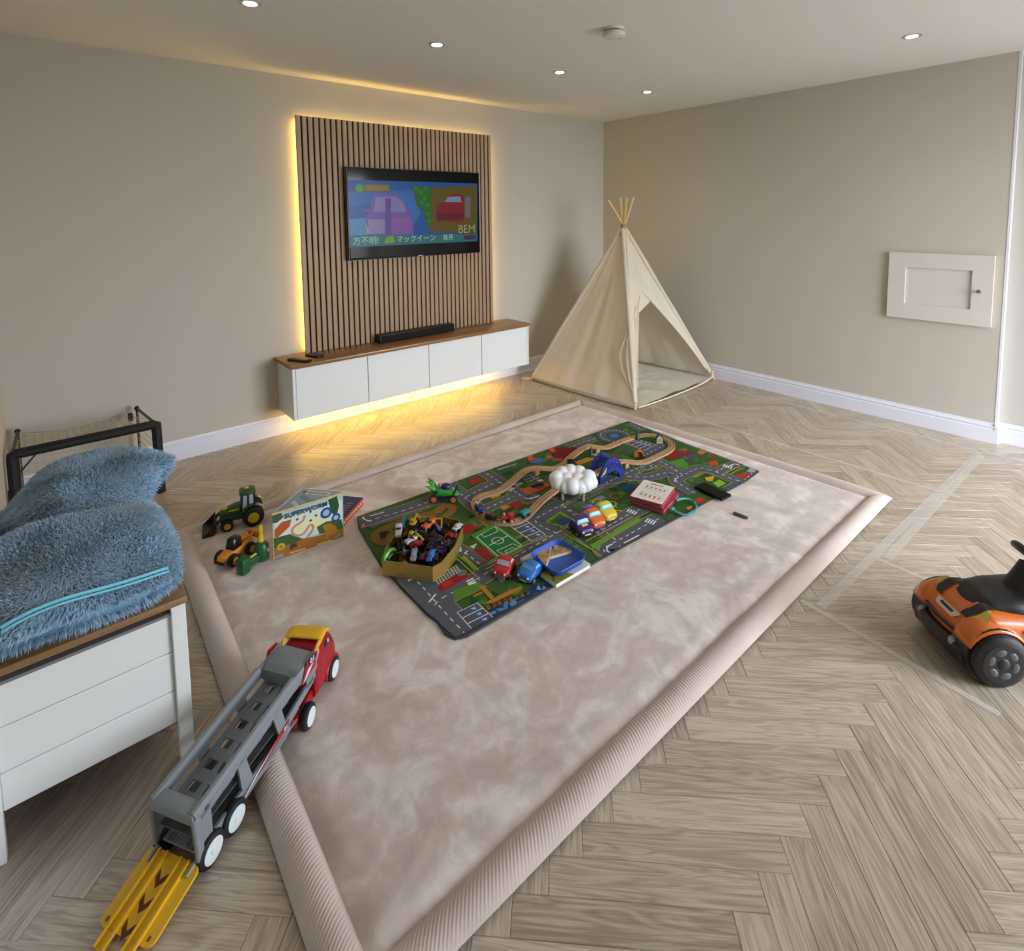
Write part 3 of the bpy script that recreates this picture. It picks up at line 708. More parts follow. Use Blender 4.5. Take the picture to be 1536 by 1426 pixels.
# fluffy cushions
m_fur = M('blue_fur', '#9dc0da', .85, sheen=.5, var=(9, .16)); m_fur2 = M('blue_cushion_cloth', '#83acc8', .95)
def cushion(label, loc, rot, sx, sy, sz, seed, zipline=None, nstr=42000, bend=0):
    t = thing('cushion', label, 'cushion', loc, rot=rot)
    def sh(a, b, side):
        """a,b in -1..1"""
        e = (1-abs(a)**2.6)*(1-abs(b)**2.6); k = 1-.10*(a*a+b*b)*.5+.05*abs(a*b)
        pin = 1-.07*(1-b*b)*abs(a)**3-.07
        x = a*sx*(1-.08*(1-b*b)*(abs(a)**2)*-1)*.93; y = b*sy*(1+.06*(1-a*a)*abs(b)**2)*.93
        z = side*sz*max(e, 0)**.45+.012*math.sin(a*3+seed)*math.cos(b*4+seed)*(e > 0)
        return np.array([x, y, z+bend*(a*a*.6+b*.5)])
    N = 28; mb = MB()
    for sd in (1, -1): mb.grid(lambda u, v: sh(2*u-1, (2*v-1)*sd, sd), N, N)
    mb.build('cover', m_fur2, t, smooth=80)
    # pile: tapered blades
    g = np.random.default_rng(seed); vs = []; fs = []
    for k in range(nstr):
        a, b = g.uniform(-1, 1, 2); sd = 1 if k % 5 else -1
        p = sh(a, b, sd); d = .02
        pu = sh(min(1, a+d), b, sd)-sh(max(-1, a-d), b, sd); pv = sh(a, min(1, b+d), sd)-sh(a, max(-1, b-d), sd)
        n = np.cross(pu, pv)*sd; L = np.linalg.norm(n)
        if L < 1e-9: continue
        n /= L
        cl = np.array([math.sin(a*5+b*3+seed)+.5*math.sin(b*11+seed), math.cos(b*5-a*4+seed*2)+.5*math.cos(a*9), 0])*.45+g.normal(0, .38, 3)+np.array([a*.9, b*.9-.2, 0])
        dr = n*.75+cl*.62; dr -= n*min(0, dr@n-.15); dr /= np.linalg.norm(dr)
        ln = g.uniform(.017, .030); w = g.uniform(.0010, .0017); sd_ = np.cross(dr, n+.01); sd_ /= np.linalg.norm(sd_)+1e-9
        mid = p+dr*ln*.55; tip = p+dr*ln+np.array([0, 0, -.004])-n*.003; o = len(vs)
        vs += [p-sd_*w, p+sd_*w, mid+sd_*w*.8, mid-sd_*w*.8, tip]; fs += [(o, o+1, o+2, o+3), (o+3, o+2, o+4)]
    me = bpy.data.meshes.new('pile'); me.from_pydata([tuple(q) for q in vs], [], fs); me.materials.append(m_fur); me.update()
    o = bpy.data.objects.new('pile', me); col.objects.link(o); o.parent = t; o['kind'] = 'stuff'
    if zipline:
        b0, off = zipline
        pts = [sh(a, b0, 1)+np.array([0, -.020, .012]) for a in np.linspace(-.80, .86, 24)]
        q = MB().tube(pts, .0042, 6).build('zip', M('zip_turquoise', '#7fd0e6', .4), t); q['label'] = 'turquoise zip along the edge'
        MB().tube([p+np.array([0, -.007, -.006]) for p in pts], .003, 6).build('zip_tape', M('zip_turquoise'), t)
    return t
cushion('fluffy blue cushion with a turquoise zip on the bench front', (-4.468, -2.050, .562), (math.radians(7), math.radians(-1), math.radians(3)), .202, .205, .068, 3, (-.86, 1))
cushion('fluffy blue cushion leaning behind the one with the zip', (-4.415, -1.60, .580), (math.radians(9), math.radians(0), math.radians(-36)), .185, .185, .068, 5)

# ================================================================ RUG
ZR = .026
RC = [np.array(p) for p in ((-4.125, -.925), (-1.345, -.925), (-1.275, -3.02), (-4.185, -3.02))]
rug = thing('rug', 'large beige velvet rug with a ribbed padded border', 'rug', (0, 0, 0))
mt = bpy.data.materials.new('rug_velvet'); mt.use_nodes = True; nt = mt.node_tree; b = nt.nodes['Principled BSDF']
tc = nt.nodes.new('ShaderNodeTexCoord')
def rn(scale, det, dist):
    n = nt.nodes.new('ShaderNodeTexNoise'); n.inputs['Scale'].default_value = scale; n.inputs['Detail'].default_value = det; n.inputs['Distortion'].default_value = dist; nt.links.new(tc.outputs['Object'], n.inputs['Vector']); return n
n1 = rn(4.8, 6, 1.4); n2 = rn(15, 6, 1.3); n3 = rn(420, 2, 0)
m1 = nt.nodes.new('ShaderNodeMath'); m1.operation = 'MULTIPLY_ADD'; m1.inputs[1].default_value = .45; nt.links.new(n2.outputs['Fac'], m1.inputs[0]); nt.links.new(n1.outputs['Fac'], m1.inputs[2])
m2 = nt.nodes.new('ShaderNodeMath'); m2.operation = 'MULTIPLY_ADD'; m2.inputs[1].default_value = .16; nt.links.new(n3.outputs['Fac'], m2.inputs[0]); nt.links.new(m1.outputs[0], m2.inputs[2])
cr = nt.nodes.new('ShaderNodeValToRGB'); e = cr.color_ramp.elements; e[0].position = .62; e[0].color = lin('#beafa5'); e[1].position = .98; e[1].color = lin('#e4dad3'); k = e.new(.80); k.color = lin('#cec0b6')  # lighter and darker patches paint the shading of the brushed nap into the colour
nt.links.new(m2.outputs[0], cr.inputs[0]); nt.links.new(cr.outputs[0], b.inputs['Base Color'])
b.inputs['Roughness'].default_value = .95; b.inputs['Sheen Weight'].default_value = .35; b.inputs['Specular IOR Level'].default_value = .1
bp = nt.nodes.new('ShaderNodeBump'); bp.inputs['Strength'].default_value = .35; bp.inputs['Distance'].default_value = .004
nt.links.new(n3.outputs['Fac'], bp.inputs['Height']); nt.links.new(bp.outputs[0], b.inputs['Normal'])
m_rug = mt
BW = .088
def rq(u, v):
    a = RC[0]*(1-u)+RC[1]*u; d = RC[3]*(1-u)+RC[2]*u; return a*(1-v)+d*v
def field(u, v):
    iu = BW/2.85; iv = BW/2.09; p = rq(iu*.97+u*(1-2*iu*.97), iv*.97+v*(1-2*iv*.97))
    e = min(1, min(u, 1-u)*60, min(v, 1-v)*45)
    return (p[0], p[1], ZR-.016*(1-e)**2+.0012*(math.sin(u*31+v*13)+math.sin(v*27-u*9))*e)
MB().grid(field, 110, 90).build('field', m_rug, rug, smooth=180)
MB().prism([tuple(rq(u, v)) for u, v in ((.03, .04), (.97, .04), (.97, .96), (.03, .96))], .001, .008).build('backing', M('rug_backing', '#8d8071', .9), rug, smooth=0)
m_bord = M('rug_border', '#c8b9af', .95, sheen=.3, var=(5, .10), spec=.1)
def border(i):
    a, b = RC[i], RC[(i+1) % 4]; d = b-a; L = np.hypot(*d); d /= L; n = np.array([-d[1], d[0]])
    c = sum(RC)/4
    if np.dot(c-a, n) < 0: n = -n
    ns = int(L/.003); K = 11; dense = 1
    def f(u, v):
        s = u*L; k = v; w = k*BW
        inset = w*.98                               # mitred corners
        q = a+d*(inset+(L-2*inset)*u)+n*w
        prof = .003+.031*max(0, math.sin(PI*(.03+.94*k)))**.6
        rib = .0009*math.sin(s*2*PI/.0105)*min(1, math.sin(PI*k)*2)
        endf = min(1, s/.02, (L-s)/.02)
        wob = .0015*math.sin(s*7+i*2)+.001*math.sin(s*17+i)
        return (q[0], q[1], max(.001, (prof+rib)*(.8+.2*endf)+wob*math.sin(PI*k)))
    return MB().grid(f, ns, K).build('border', m_bord, rug, smooth=180, fix=False)
for i in range(4): border(i)
# ================================================================ ROAD PLAY MAT
ZM = .0345
MC = [un(q, z=ZM) for q in ((536, 775), (943, 631), (1139, 706), (683, 957))]
mo = MC[0]; mu = (MC[1]-MC[0]); mu /= np.linalg.norm(mu); mv = np.array([mu[1], -mu[0], 0])
mat_t = thing('play_mat', 'printed road map play mat lying on the beige rug', 'play mat', (mo[0], mo[1], 0))
CROP = {'a': (530,740,6.484), 'b': (680,760,6.982), 'c': (690,660,9.035), 'd': (820,630,7.68), 'e': (840,720,6.982), 'g': (980,640,9.035), 'p': (0,0,1)}
def mp(c, pts, z=ZM):
    o = CROP[c]; r = []
    for q in pts:
        w = un((o[0]+q[0]/o[2], o[1]+q[1]/o[2]), z=z); r.append((w[0]-mo[0], w[1]-mo[1]))
    return r
outl = smooth_path(mp('p', [(536,775),(700,716),(943,631)]), 0)+smooth_path(mp('p', [(943,631),(1040,670),(1139,706)]), 0)[1:]+mp('p', [(1120,720),(900,838),(740,930),(700,953),(683,957),(668,950),(655,932),(640,921),(600,879),(570,846),(550,812),(538,790)])
pr = MB().prism(outl, ZR+.0005, ZM-.0004); pr.build('mat_base', M('mat_felt', '#3c3f45', .95), mat_t, smooth=0)
P = Print(4e-6); P.clip = mp('p', [(536.5,775.2),(943,631.5),(1138,706.2),(1119,720),(683,956.5),(641,920.5),(601,878.5),(571,845.5),(551,811.5),(539,789.5)])
P.poly(outl, '#3b5a2c')
inset = lambda k: [tuple(np.array(p)*(1-k)+np.mean(outl, 0)*k) for p in outl]
g = random.Random(5)
GREENS = ['#2a4820', '#345c28', '#4a7030', '#5a7c34', '#22401e', '#3e662a']
us = np.linalg.norm(MC[1]-MC[0]); vs_ = np.linalg.norm(MC[3]-MC[0])
def uvp(u, v): w = mu*u+mv*v; return (w[0], w[1])
for k in range(420):                     # lawns, hedges and bushes
    u, v = g.uniform(.05, us-.05), g.uniform(.05, vs_-.05); P.disc(uvp(u, v), g.uniform(.008, .036), g.choice(GREENS), 9, g.uniform(.008, .03))
for k in range(70):
    u, v = g.uniform(.05, us-.05), g.uniform(.05, vs_-.05); a = g.uniform(0, 1); w, h = g.uniform(.012, .03), g.uniform(.01, .022)
    P.poly([uvp(u-w, v-h), uvp(u+w, v-h*.6), uvp(u+w*.9, v+h), uvp(u-w*.8, v+h)], g.choice(['#7a3020', '#8f4028', '#a8603a', '#7a5a2a', '#a88a40', '#5a3a28', '#3a5080', '#6a6c74', '#787a80']))
ROAD, KERB, WHT, YEL = '#575a64', '#8d9a4c', '#d6d8d6', '#a8a84a'
roads = [
 ('a', [(505,770),(560,800),(670,905),(800,1060),(960,1235),(1110,1390)], .105),
 ('p', [(543,790),(552,781),(600,768),(640,754),(680,739)], .10),
 ('p', [(668,722),(697,746),(715,762),(728,772)], .075),
 ('c', [(90,770),(300,660),(470,585),(560,570)], .08),
 ('c', [(300,420),(430,500),(560,590),(720,680),(850,780),(940,810),(1080,755)], .075),
 ('c', [(360,930),(540,850),(720,770)], .065),
 ('p', [(985,690),(952,704),(903,727.5),(860,748.5),(818,770),(803,778),(804,786),(834,800)], .085),
 ('d', [(930,650),(1180,665),(1380,600),(1480,625),(1536,680)], .075),
 ('a', [(790,1090),(850,1025),(990,955),(1110,900),(1232,840)], .09),
 ('p', [(690,886),(728.7,860),(760,842),(800,820),(838,798)], .085),
 ('p', [(838,798),(870,780),(850,764),(844,758)], .07),
 ('p', [(845,759),(873,776),(905,795),(926,812)], .075),
 ('e', [(380,560),(640,405),(740,350),(900,280)], .075),
 ('e', [(560,800),(470,760),(450,720),(520,680),(700,585),(900,470),(1050,400)], .085),
 ('g', [(560,900),(440,830),(310,750),(310,700),(440,640),(600,560),(700,565),(920,640),(1080,720),(1200,740)], .075),
 ('g', [(390,650),(220,530),(0,430)], .065),
 ('g', [(850,610),(1000,540),(1150,500),(1250,540)], .06),
 ('d', [(560,215),(480,235),(350,285),(240,320)], .07),
 ('d', [(1100,420),(1250,345),(1400,270)], .07),
 ('d', [(960,40),(1060,90),(1100,120)], .06),
 ('g', [(1000,860),(1200,760),(1400,580)], .055),
 ('a', [(960,500),(1060,560),(1232,690)], .06),
 ('b', [(0,430),(60,420),(90,470),(60,510)], .045),
]
paths = [mp(c, smooth_path(p, 2)) for c, p, w in roads]
# brown dirt track and footpaths below the roads
P.line(mp('a', smooth_path([(960,120),(900,110),(800,190),(600,235),(400,300),(230,385),(215,440),(280,480),(340,460),(400,400)], 2)), .05, '#7d5f2b')
P.line(mp('a', smooth_path([(830,190),(850,130),(920,110),(980,140),(950,190),(880,230)], 2), ), .04, '#8a6a30')
def fill(c, pts, colr): P.poly(mp(c, pts), colr)
fill('a', [(250,385),(330,360),(310,430),(262,450)], '#1f2a16')
for pth, (c, p, w) in zip(paths, roads): P.line(pth, w+.020, '#3d4a22')
for pth, (c, p, w) in zip(paths, roads): P.line(pth, w+.013, KERB)
for pth, (c, p, w) in zip(paths, roads): P.line(pth, w*1.06, ROAD)
for pth, (c, p, w) in zip(paths, roads): P.dashes(pth, .0045, WHT)
# roundabout
cc = mp('d', [(785,182)])[0]; ring = lambda r: [(cc[0]+r*math.cos(2*PI*i/30), cc[1]+r*math.sin(2*PI*i/30)) for i in range(30)]
P.poly(ring(.115), ROAD); P.dashes(ring(.092)+ring(.092)[:1], .005, WHT, .012, .012); P.poly(ring(.06), '#3d5a34'); P.poly(ring(.045), '#2c4f86'); P.poly(ring(.028), '#4a78b4')
# football pitch
fill('b', [(180,300),(430,170),(760,420),(470,560)], '#4f8a30')
fill('b', [(245,320),(440,205),(715,410),(480,530)], '#23703a')
LN = lambda c, pts, w=.004, colr='#cfdccf', closed=False: P.line(mp(c, pts), w, colr, closed)
LN('b', [(245,320),(440,205),(715,410),(480,530)], closed=True); LN('b', [(370,412),(572,305)])
cc = mp('b', [(465,358)])[0]; P.line([(cc[0]+.026*math.cos(i*.35), cc[1]+.026*math.sin(i*.35)) for i in range(18)], .004, '#cfdccf', True)
LN('b', [(295,290),(320,325),(470,260),(435,210)]); LN('b', [(525,500),(455,465),(620,390),(690,420)]); LN('b', [(560,490),(540,470),(620,430),(650,445)])
# parking rows
def park(c, q, n, letter=True):
    fill(c, q, '#50535e'); LN(c, q, .004, WHT, True); A, B, C, D = [np.array(x, float) for x in q]
    for i in range(1, n): LN(c, [tuple(B+(C-B)*i/n), tuple(A+(D-A)*i/n)], .004, WHT)
    if letter:
        for i in range(n):
            ce = (A+(D-A)*(i+.5)/n)*.32+(B+(C-B)*(i+.5)/n)*.68; dx = (D-A)/n*.28; dy = (B-A)*.12
            fill(c, [tuple(ce-dx-dy), tuple(ce+dx-dy), tuple(ce+dx+dy), tuple(ce-dx+dy)], '#3a6ab0'); LN(c, [tuple(ce-dx*.3-dy*.7), tuple(ce-dx*.3+dy*.7), tuple(ce+dx*.4+dy*.7), tuple(ce+dx*.4), tuple(ce-dx*.3)], .0025, '#e8eef4')
park('b', [(580,195),(740,130),(965,300),(815,360)], 4)
park('b', [(40,1110),(250,1010),(430,1175),(200,1290)], 3)
park('c', [(850,515),(990,460),(1075,512),(910,572)], 2)
park('d', [(920,275),(1050,225),(1260,290),(1120,350)], 4)
park('d', [(1100,545),(1190,505),(1270,535),(1160,580)], 1)
# zebra crossings
def zebra(c, A, B, D, n):
    A, B, D = np.array(A, float), np.array(B, float), np.array(D, float)
    for i in range(n):
        s0, s1 = (i+.12)/n, (i+.68)/n; fill(c, [tuple(A+(D-A)*s0), tuple(B+(D-A)*s0), tuple(B+(D-A)*s1), tuple(A+(D-A)*s1)], '#e2e4e2')
zebra('b', (130,780), (205,745), (190,860), 4); zebra('e', (690,330), (720,300), (790,370), 4); zebra('e', (880,440), (915,400), (985,475), 4); zebra('g', (935,545), (960,510), (1060,575), 4); zebra('c', (630,690), (690,640), (700,700), 3)
# coloured buildings and grounds, traced on the mat
for c, q, k in (
 ('b', [(205,462),(330,420),(425,530),(325,555)], '#8f1d20'), ('b', [(170,420),(250,385),(215,445)], '#c9ccc8'), ('a', [(1050,330),(1130,292),(1212,340),(1045,425)], '#94221c'),
 ('a', [(835,855),(1060,770),(1135,805),(1060,850),(850,965),(828,930)], '#94181c'), ('a', [(850,880),(960,835),(975,880),(880,930)], '#b02a22'),
 ('b', [(75,535),(120,515),(272,660),(225,678)], '#7c9c2c'), ('b', [(5,870),(260,800),(330,830),(110,960),(0,1000)], '#55842c'), ('b', [(265,840),(310,820),(430,950),(390,975)], '#a87a24'),
 ('b', [(200,935),(300,890),(310,910),(215,950)], '#a87a24'), ('b', [(300,1025),(560,890),(700,840),(730,860),(420,1010)], '#a87a24'),
 ('b', [(360,1095),(640,950),(860,830),(1000,810),(1040,860),(520,1180),(440,1175)], '#1b345e'), ('b', [(380,1110),(440,1090),(455,1115),(400,1140)], '#5b86c0'), ('b', [(440,1075),(530,1060),(520,1010),(575,1000),(570,1070),(480,1105)], '#4a76b4'),
 ('b', [(585,1015),(650,965),(670,1030),(610,1055)], '#5b86c0'), ('b', [(660,1010),(740,965),(750,985),(680,1015)], '#3a64a4'), ('b', [(820,940),(870,900),(900,935),(850,965)], '#4a76b4'), ('b', [(870,870),(890,820),(925,880)], '#7aa4d4'), ('b', [(930,880),(940,830),(985,860)], '#6a94cc'),
 ('c', [(810,672),(1180,570),(1245,612),(930,752)], '#b8562a'), ('c', [(945,625),(1100,580),(1150,610),(990,660)], '#26222c'), ('c', [(1020,655),(1130,615),(1150,640),(1060,670)], '#8a2a20'), ('c', [(725,605),(830,570),(862,592),(770,640)], '#a9adb4'), ('c', [(1040,550),(1100,530),(1135,555),(1080,575)], '#c8c4b4'),
 ('c', [(105,560),(240,495),(325,550),(140,615)], '#8f2c1c'), ('c', [(540,905),(600,880),(665,920),(590,955)], '#c07f30'), ('c', [(670,880),(790,815),(885,880),(760,945)], '#8c2a1c'), ('c', [(400,770),(530,735),(560,760),(440,800)], '#c89428'),
 ('c', [(905,225),(975,190),(995,270),(945,295)], '#d94a2a'), ('c', [(940,305),(1095,245),(1175,290),(1050,322)], '#3c68a8'), ('c', [(1165,225),(1230,205),(1260,245),(1200,260)], '#d94a2a'), ('c', [(1190,120),(1536,95),(1536,190),(1400,290),(1300,240)], '#701812'), ('c', [(1200,125),(1270,105),(1300,160),(1240,170)], '#d94a2a'), ('c', [(1320,255),(1390,240),(1380,285),(1330,290)], '#cc4426'),
 ('c', [(500,400),(760,320),(770,330),(520,415)], '#9aa0a4'),
 ('d', [(130,345),(330,315),(400,350),(220,440)], '#741a14'), ('d', [(320,485),(480,430),(570,445),(370,525)], '#b8862a'), ('d', [(520,395),(580,380),(620,400),(570,425)], '#9aa6a4'), ('d', [(870,790),(980,740),(1040,780),(940,832)], '#25428c'), ('d', [(570,660),(640,640),(640,690),(590,700)], '#23407c'),
 ('g', [(140,400),(290,305),(410,355),(490,315),(520,350),(380,420),(230,445)], '#86201a'), ('g', [(585,355),(650,312),(735,342),(655,385)], '#cc6a3e'), ('g', [(190,490),(400,430),(480,520),(430,575)], '#4c8a2e'), ('g', [(740,480),(850,455),(890,520),(770,545)], '#b04c26'), ('g', [(760,380),(850,360),(890,400),(800,420)], '#8a3a1c'),
 ('g', [(1265,605),(1310,558),(1405,572),(1335,628)], '#98a2aa'), ('g', [(1110,660),(1240,618),(1335,652),(1210,712)], '#a83422'), ('g', [(690,690),(830,672),(800,742),(720,735)], '#c8a028'), ('g', [(805,765),(900,718),(985,770),(880,825)], '#7ab030'), ('g', [(420,400),(560,360),(640,400),(520,460)], '#4a4d58'), ('g', [(560,990),(660,960),(720,1000),(620,1060)], '#a0341e'), ('g', [(440,1100),(520,1070),(540,1100),(470,1140)], '#c08a2a'),
 ('e', [(150,285),(235,222),(335,272),(260,345)], '#3f7a2c'), ('e', [(305,690),(820,395),(855,425),(430,680),(415,745)], '#6c9630'), ('e', [(640,75),(760,35),(790,70),(680,125)], '#274690'), ('e', [(1400,200),(1480,180),(1500,215),(1430,240)], '#a83a20'),
 ('b', [(960,170),(1120,50),(1290,150),(1160,220)], '#7c9c34'), ('b', [(1005,165),(1115,75),(1245,155),(1150,205)], '#3c6428'), ('b', [(1090,150),(1190,115),(1260,160),(1130,205)], '#2c4a86')):
    fill(c, q, k)
P.disc(mp('a', [(1055,775)])[0], .02, '#6d7276', 16)
for i in range(9):
    for j in range(4):
        s, r_ = i/8.5, j/4; A = np.array((785, 830.)); q = A+np.array((215, -130.))*s+np.array((50, 75.))*r_*.9; fill('a', [tuple(q), tuple(q+(16, -9)), tuple(q+(22, 3)), tuple(q+(6, 12))], '#c4c8cc')
for i in range(16):                      # jetty houses
    q = np.array((320, 1055.))+np.array((470, -170.))*i/16+np.array((0, 6*math.sin(i*2.4))); fill('b', [tuple(q), tuple(q+(22, -12)), tuple(q+(40, 22)), tuple(q+(18, 36))], ['#6a4a1c', '#a8802c', '#4a3616', '#8a6424'][i % 4]); fill('b', [tuple(q+(8, 4)), tuple(q+(18, -2)), tuple(q+(26, 14)), tuple(q+(16, 20))], '#1c1a14')
for c, q, cl in (('e', [(340,245),(350,212),(420,208),(450,240),(500,240),(560,225),(600,255),(545,295),(560,322),(650,328)], '#c0b048'), ('e', [(460,270),(500,285),(560,270),(600,290)], '#b09838'), ('e', [(600,140),(530,150),(515,190),(590,205),(650,180),(650,150),(600,140)], '#a86a34'), ('e', [(430,140),(470,100),(540,80),(600,70)], '#8a3a1c')):
    P.line(mp(c, smooth_path(q, 2)), .006, cl)
for c, q in (('a', [(90,230),(110,262),(180,275)]), ('a', [(160,225),(300,185)]), ('e', [(555,785),(490,750),(490,705),(545,675)]), ('e', [(670,665),(830,580)]), ('e', [(620,695),(650,705),(870,595)]), ('b', [(40,395),(85,430),(60,475)]), ('b', [(115,500),(150,465)]), ('a', [(530,855),(605,822)]), ('g', [(290,750),(300,700)]), ('g', [(1040,530),(1100,505),(1150,520)]), ('a', [(735,1065),(800,985)]), ('c', [(640,745),(990,810)][0:0] or [(880,790),(960,800),(1070,760)])):
    P.line(mp(c, smooth_path(q, 2)), .007, '#dcdedc')
for c, q in (('b', [(220,110),(350,210),(480,180)]), ('b', [(260,140),(360,195),(470,165)]), ('b', [(30,545),(250,740)]), ('b', [(100,520),(265,670)]), ('b', [(360,610),(720,420),(1000,310)]), ('b', [(340,660),(730,450)]), ('a', [(70,340),(760,120)]), ('e', [(0,490),(470,830)]), ('e', [(0,530),(300,720)]), ('e', [(260,650),(760,390)]), ('e', [(0,280),(420,60),(800,0)]), ('e', [(0,300),(460,70)]), ('d', [(960,510),(1080,600),(1020,640)]), ('d', [(1010,510),(1120,590)]), ('g', [(0,590),(140,530),(330,620)]), ('g', [(540,690),(680,620),(930,700)]), ('g', [(560,690),(690,640)]), ('g', [(930,660),(1180,530)]), ('g', [(1040,650),(1190,570)])):
    P.line(mp(c, q), .005, YEL)
P.line(outl, .008, '#3a3d45', True)
P.build('print', M_print('mat_print', .9), mat_t, (0, 0, ZM-.0004))
ZT = ZM+.0025                            # where toys stand on the mat
# ================================================================ TOYS ON THE MAT
class Loft:
    """body along x built from superellipse sections; patches of it serve as windows and panels"""
    def __init__(s, st, e=3.2): s.st = st; s.e = e
    def sec(s, x):
        st = s.st
        for a, b in zip(st, st[1:]):
            if x <= b[0] or b is st[-1]:
                k = (x-a[0])/(b[0]-a[0]); k = min(1, max(0, k)); k = k*k*(3-2*k)*.6+k*.4
                return [a[i]+(b[i]-a[i])*k for i in range(1, 4)]
    def P(s, x, th, off=0):
        hw, z0, z1 = s.sec(x); c, d = math.cos(th), math.sin(th); e = 2/s.e
        return (x, (hw+off)*math.copysign(abs(c)**e, c), (z0+z1)/2+((z1-z0)/2+off)*math.copysign(abs(d)**e, d))
    def body(s, mb, nx=40, nt=32):
        x0, x1 = s.st[0][0], s.st[-1][0]; o = len(mb.v)
        mb.grid(lambda u, v: s.P(x0+(x1-x0)*u, 2*PI*v), nx, nt, True); mb.ring_caps(o, nt, nx+1); return mb
    def patch(s, mb, x0, x1, t0, t1, off=.0008, n=10, skew=0):
        mb.grid(lambda u, v: s.P(x0+(x1-x0)*u+skew*(v-.5), t0+(t1-t0)*v, off), n, n); return mb
m_rub = M('tyre_black', '#0e0e0f', .7)
def wheel(parent, c, r, w, m_t, m_h, hub=.55, axis='y', name='wheel', spokes=0, side=1):
    ax = Vector((0, 1, 0)); p = Vector(c)-ax*w/2
    o = MB().lathe([(r*.3, 0), (r*.80, 0), (r*.95, w*.12), (r, w*.3), (r, w*.7), (r*.95, w*.88), (r*.80, w), (r*.3, w)], p, ax, 20).build(name, m_t, parent)
    for sd in ((0, 1) if side == 0 else ((1,) if side > 0 else (0,))):
        q = Vector(c)+ax*(w/2 if sd else -w/2); d = ax if sd else -ax
        MB().lathe([(r*hub, -.002), (r*hub, .0012), (r*hub*.85, .0016), (r*hub*.3, .0008), (r*hub*.25, .003), (.0003, .0032)], q, d, 18).build('hub', m_h, o)
    return o
CARL = [(-.052,.020,.012,.030),(-.048,.031,.008,.040),(-.036,.036,.006,.048),(-.024,.037,.006,.062),(-.008,.036,.006,.066),(.008,.036,.006,.062),(.020,.037,.006,.046),(.036,.037,.006,.041),(.048,.032,.008,.036),(.053,.020,.012,.028)]
def soft_car(label, hexc, loc, rz, scale=1.0, win='#7cc4d8', extra=None, cat='toy car', roof=1.0):
    t = thing('toy_car', label, cat, loc, rz, 'chunky rubber toy cars on the road mat'); t.scale = (scale,)*3
    st = [(a, b, c, d if d < .05 else .05+(d-.05)*roof) for a, b, c, d in CARL]; L = Loft(st, 3.4); mt = M('rubber_'+hexc, hexc, .42)
    L.body(MB()).build('body', mt, t, smooth=70)
    mw = M('car_window_'+win, win, .3)
    L.patch(MB(), .010, .021, PI*.30, PI*.70, .0010).build('windscreen', mw, t, smooth=70)
    L.patch(MB(), -.034, -.025, PI*.32, PI*.68, .0010).build('rear_window', mw, t, smooth=70)
    for sd in (0, 1):
        a, b = (PI*.13, PI*.24) if not sd else (PI*.76, PI*.87)
        L.patch(MB(), -.020, .006, a, b, .0010).build('side_window', mw, t, smooth=70)
    for x in (-.031, .030):
        for y in (-.034, .034): wheel(t, (x, y, .0125), .0125, .010, m_rub, M('hub_grey', '#77797d', .4), side=1 if y > 0 else -1)
    for y in (-.021, .021):
        MB().ell((.0505, y, .026), (.004, .006, .005), 10, 8).build('headlight', M('headlight_cream', '#e8dfb0', .4), t)
    if extra: extra(t, L, mt)
    return t
def grin(t, L, mt): MB().rbox(.0505, .0545, -.016, .016, .010, .016, .0015, 1).build('bumper', M('bumper_cream', '#d8d0a0', .5), t)
def flash(t, L, mt):
    MB().rbox(.0500, .0545, -.018, .018, .009, .017, .0015, 1).build('bumper', M('bumper_purple', '#8a4aa0', .5), t); MB().rbox(-.056, -.040, -.026, .026, .050, .060, .003, 2).rbox(-.050, -.046, -.020, .020, .036, .052, .001, 1).build('spoiler', M('spoiler_purple', '#7d46b0', .5), t)
def badge(t, L, mt): L.patch(MB(), .024, .036, PI*.44, PI*.56, .0015).build('badge', M('badge_yellow', '#d8c060', .5), t); grin(t, L, mt)
def grille(t, L, mt):
    for k in range(6): MB().rbox(.0500, .0545, -.020+k*.008-.0015, -.020+k*.008+.0015, .008, .022, .0008, 1).build('grille_bar', M('grille_grey', '#9a9ca0', .4, .3), t)
hd = math.radians(-104)
soft_car('chunky purple toy car beside the orange one', '#3d1a66', (-2.715, -2.205, ZT), hd, 1.06, '#7fb4cf', badge)
soft_car('chunky orange toy car with a purple spoiler', '#d9692c', (-2.628, -2.200, ZT), hd, 1.06, '#6cc4d4', flash)
soft_car('chunky yellow toy car beside the orange one', '#d9bd3a', (-2.540, -2.195, ZT), math.radians(-102), 1.06, '#5cc0be', grin)
soft_car('chunky red toy car with a grey grille next to the blue tray', '#b01c22', (-3.158, -2.200, ZT), math.radians(208), .95, '#b4bcc4', grille)
soft_car('chunky bright blue toy car touching the blue tray', '#2a6fc4', (-3.098, -2.288, ZT), math.radians(194), .98, '#6ab8e8', grin, roof=.75)

# blue tray with toast on a thin book
o = thing('book', 'thin pale book lying under the blue snack tray', 'book', (-2.972, -2.300, ZT), math.radians(-1))
MB().box(-.094, .094, -.106, .106, .002, .014).build('pages', M('paper_white', '#e8e6de', .8), o, smooth=0)
P = Print(2e-5); P.rect(-.097, -.108, .097, .108, '#cfd6c8'); P.poly([(-.097,-.108),(.0,-.108),(-.05,-.02),(-.097,.02)], '#8a8a30'); P.poly([(-.097,-.02),(-.04,.04),(-.097,.108)], '#b8c4c0'); P.line([(-.09,-.09),(-.06,-.04),(-.08,.03)], .012, '#4a5a4a')
MB().box(-.097, .097, -.108, .108, .014, .0155).box(-.097, .097, -.108, .108, 0, .002).box(-.097, -.095, -.108, .108, 0, .0155).build('cover', M('book_cream', '#d8d8c8', .6), o, smooth=0)
P.build('cover_print', M_print('book_print', .5), o, (0, 0, .0156))
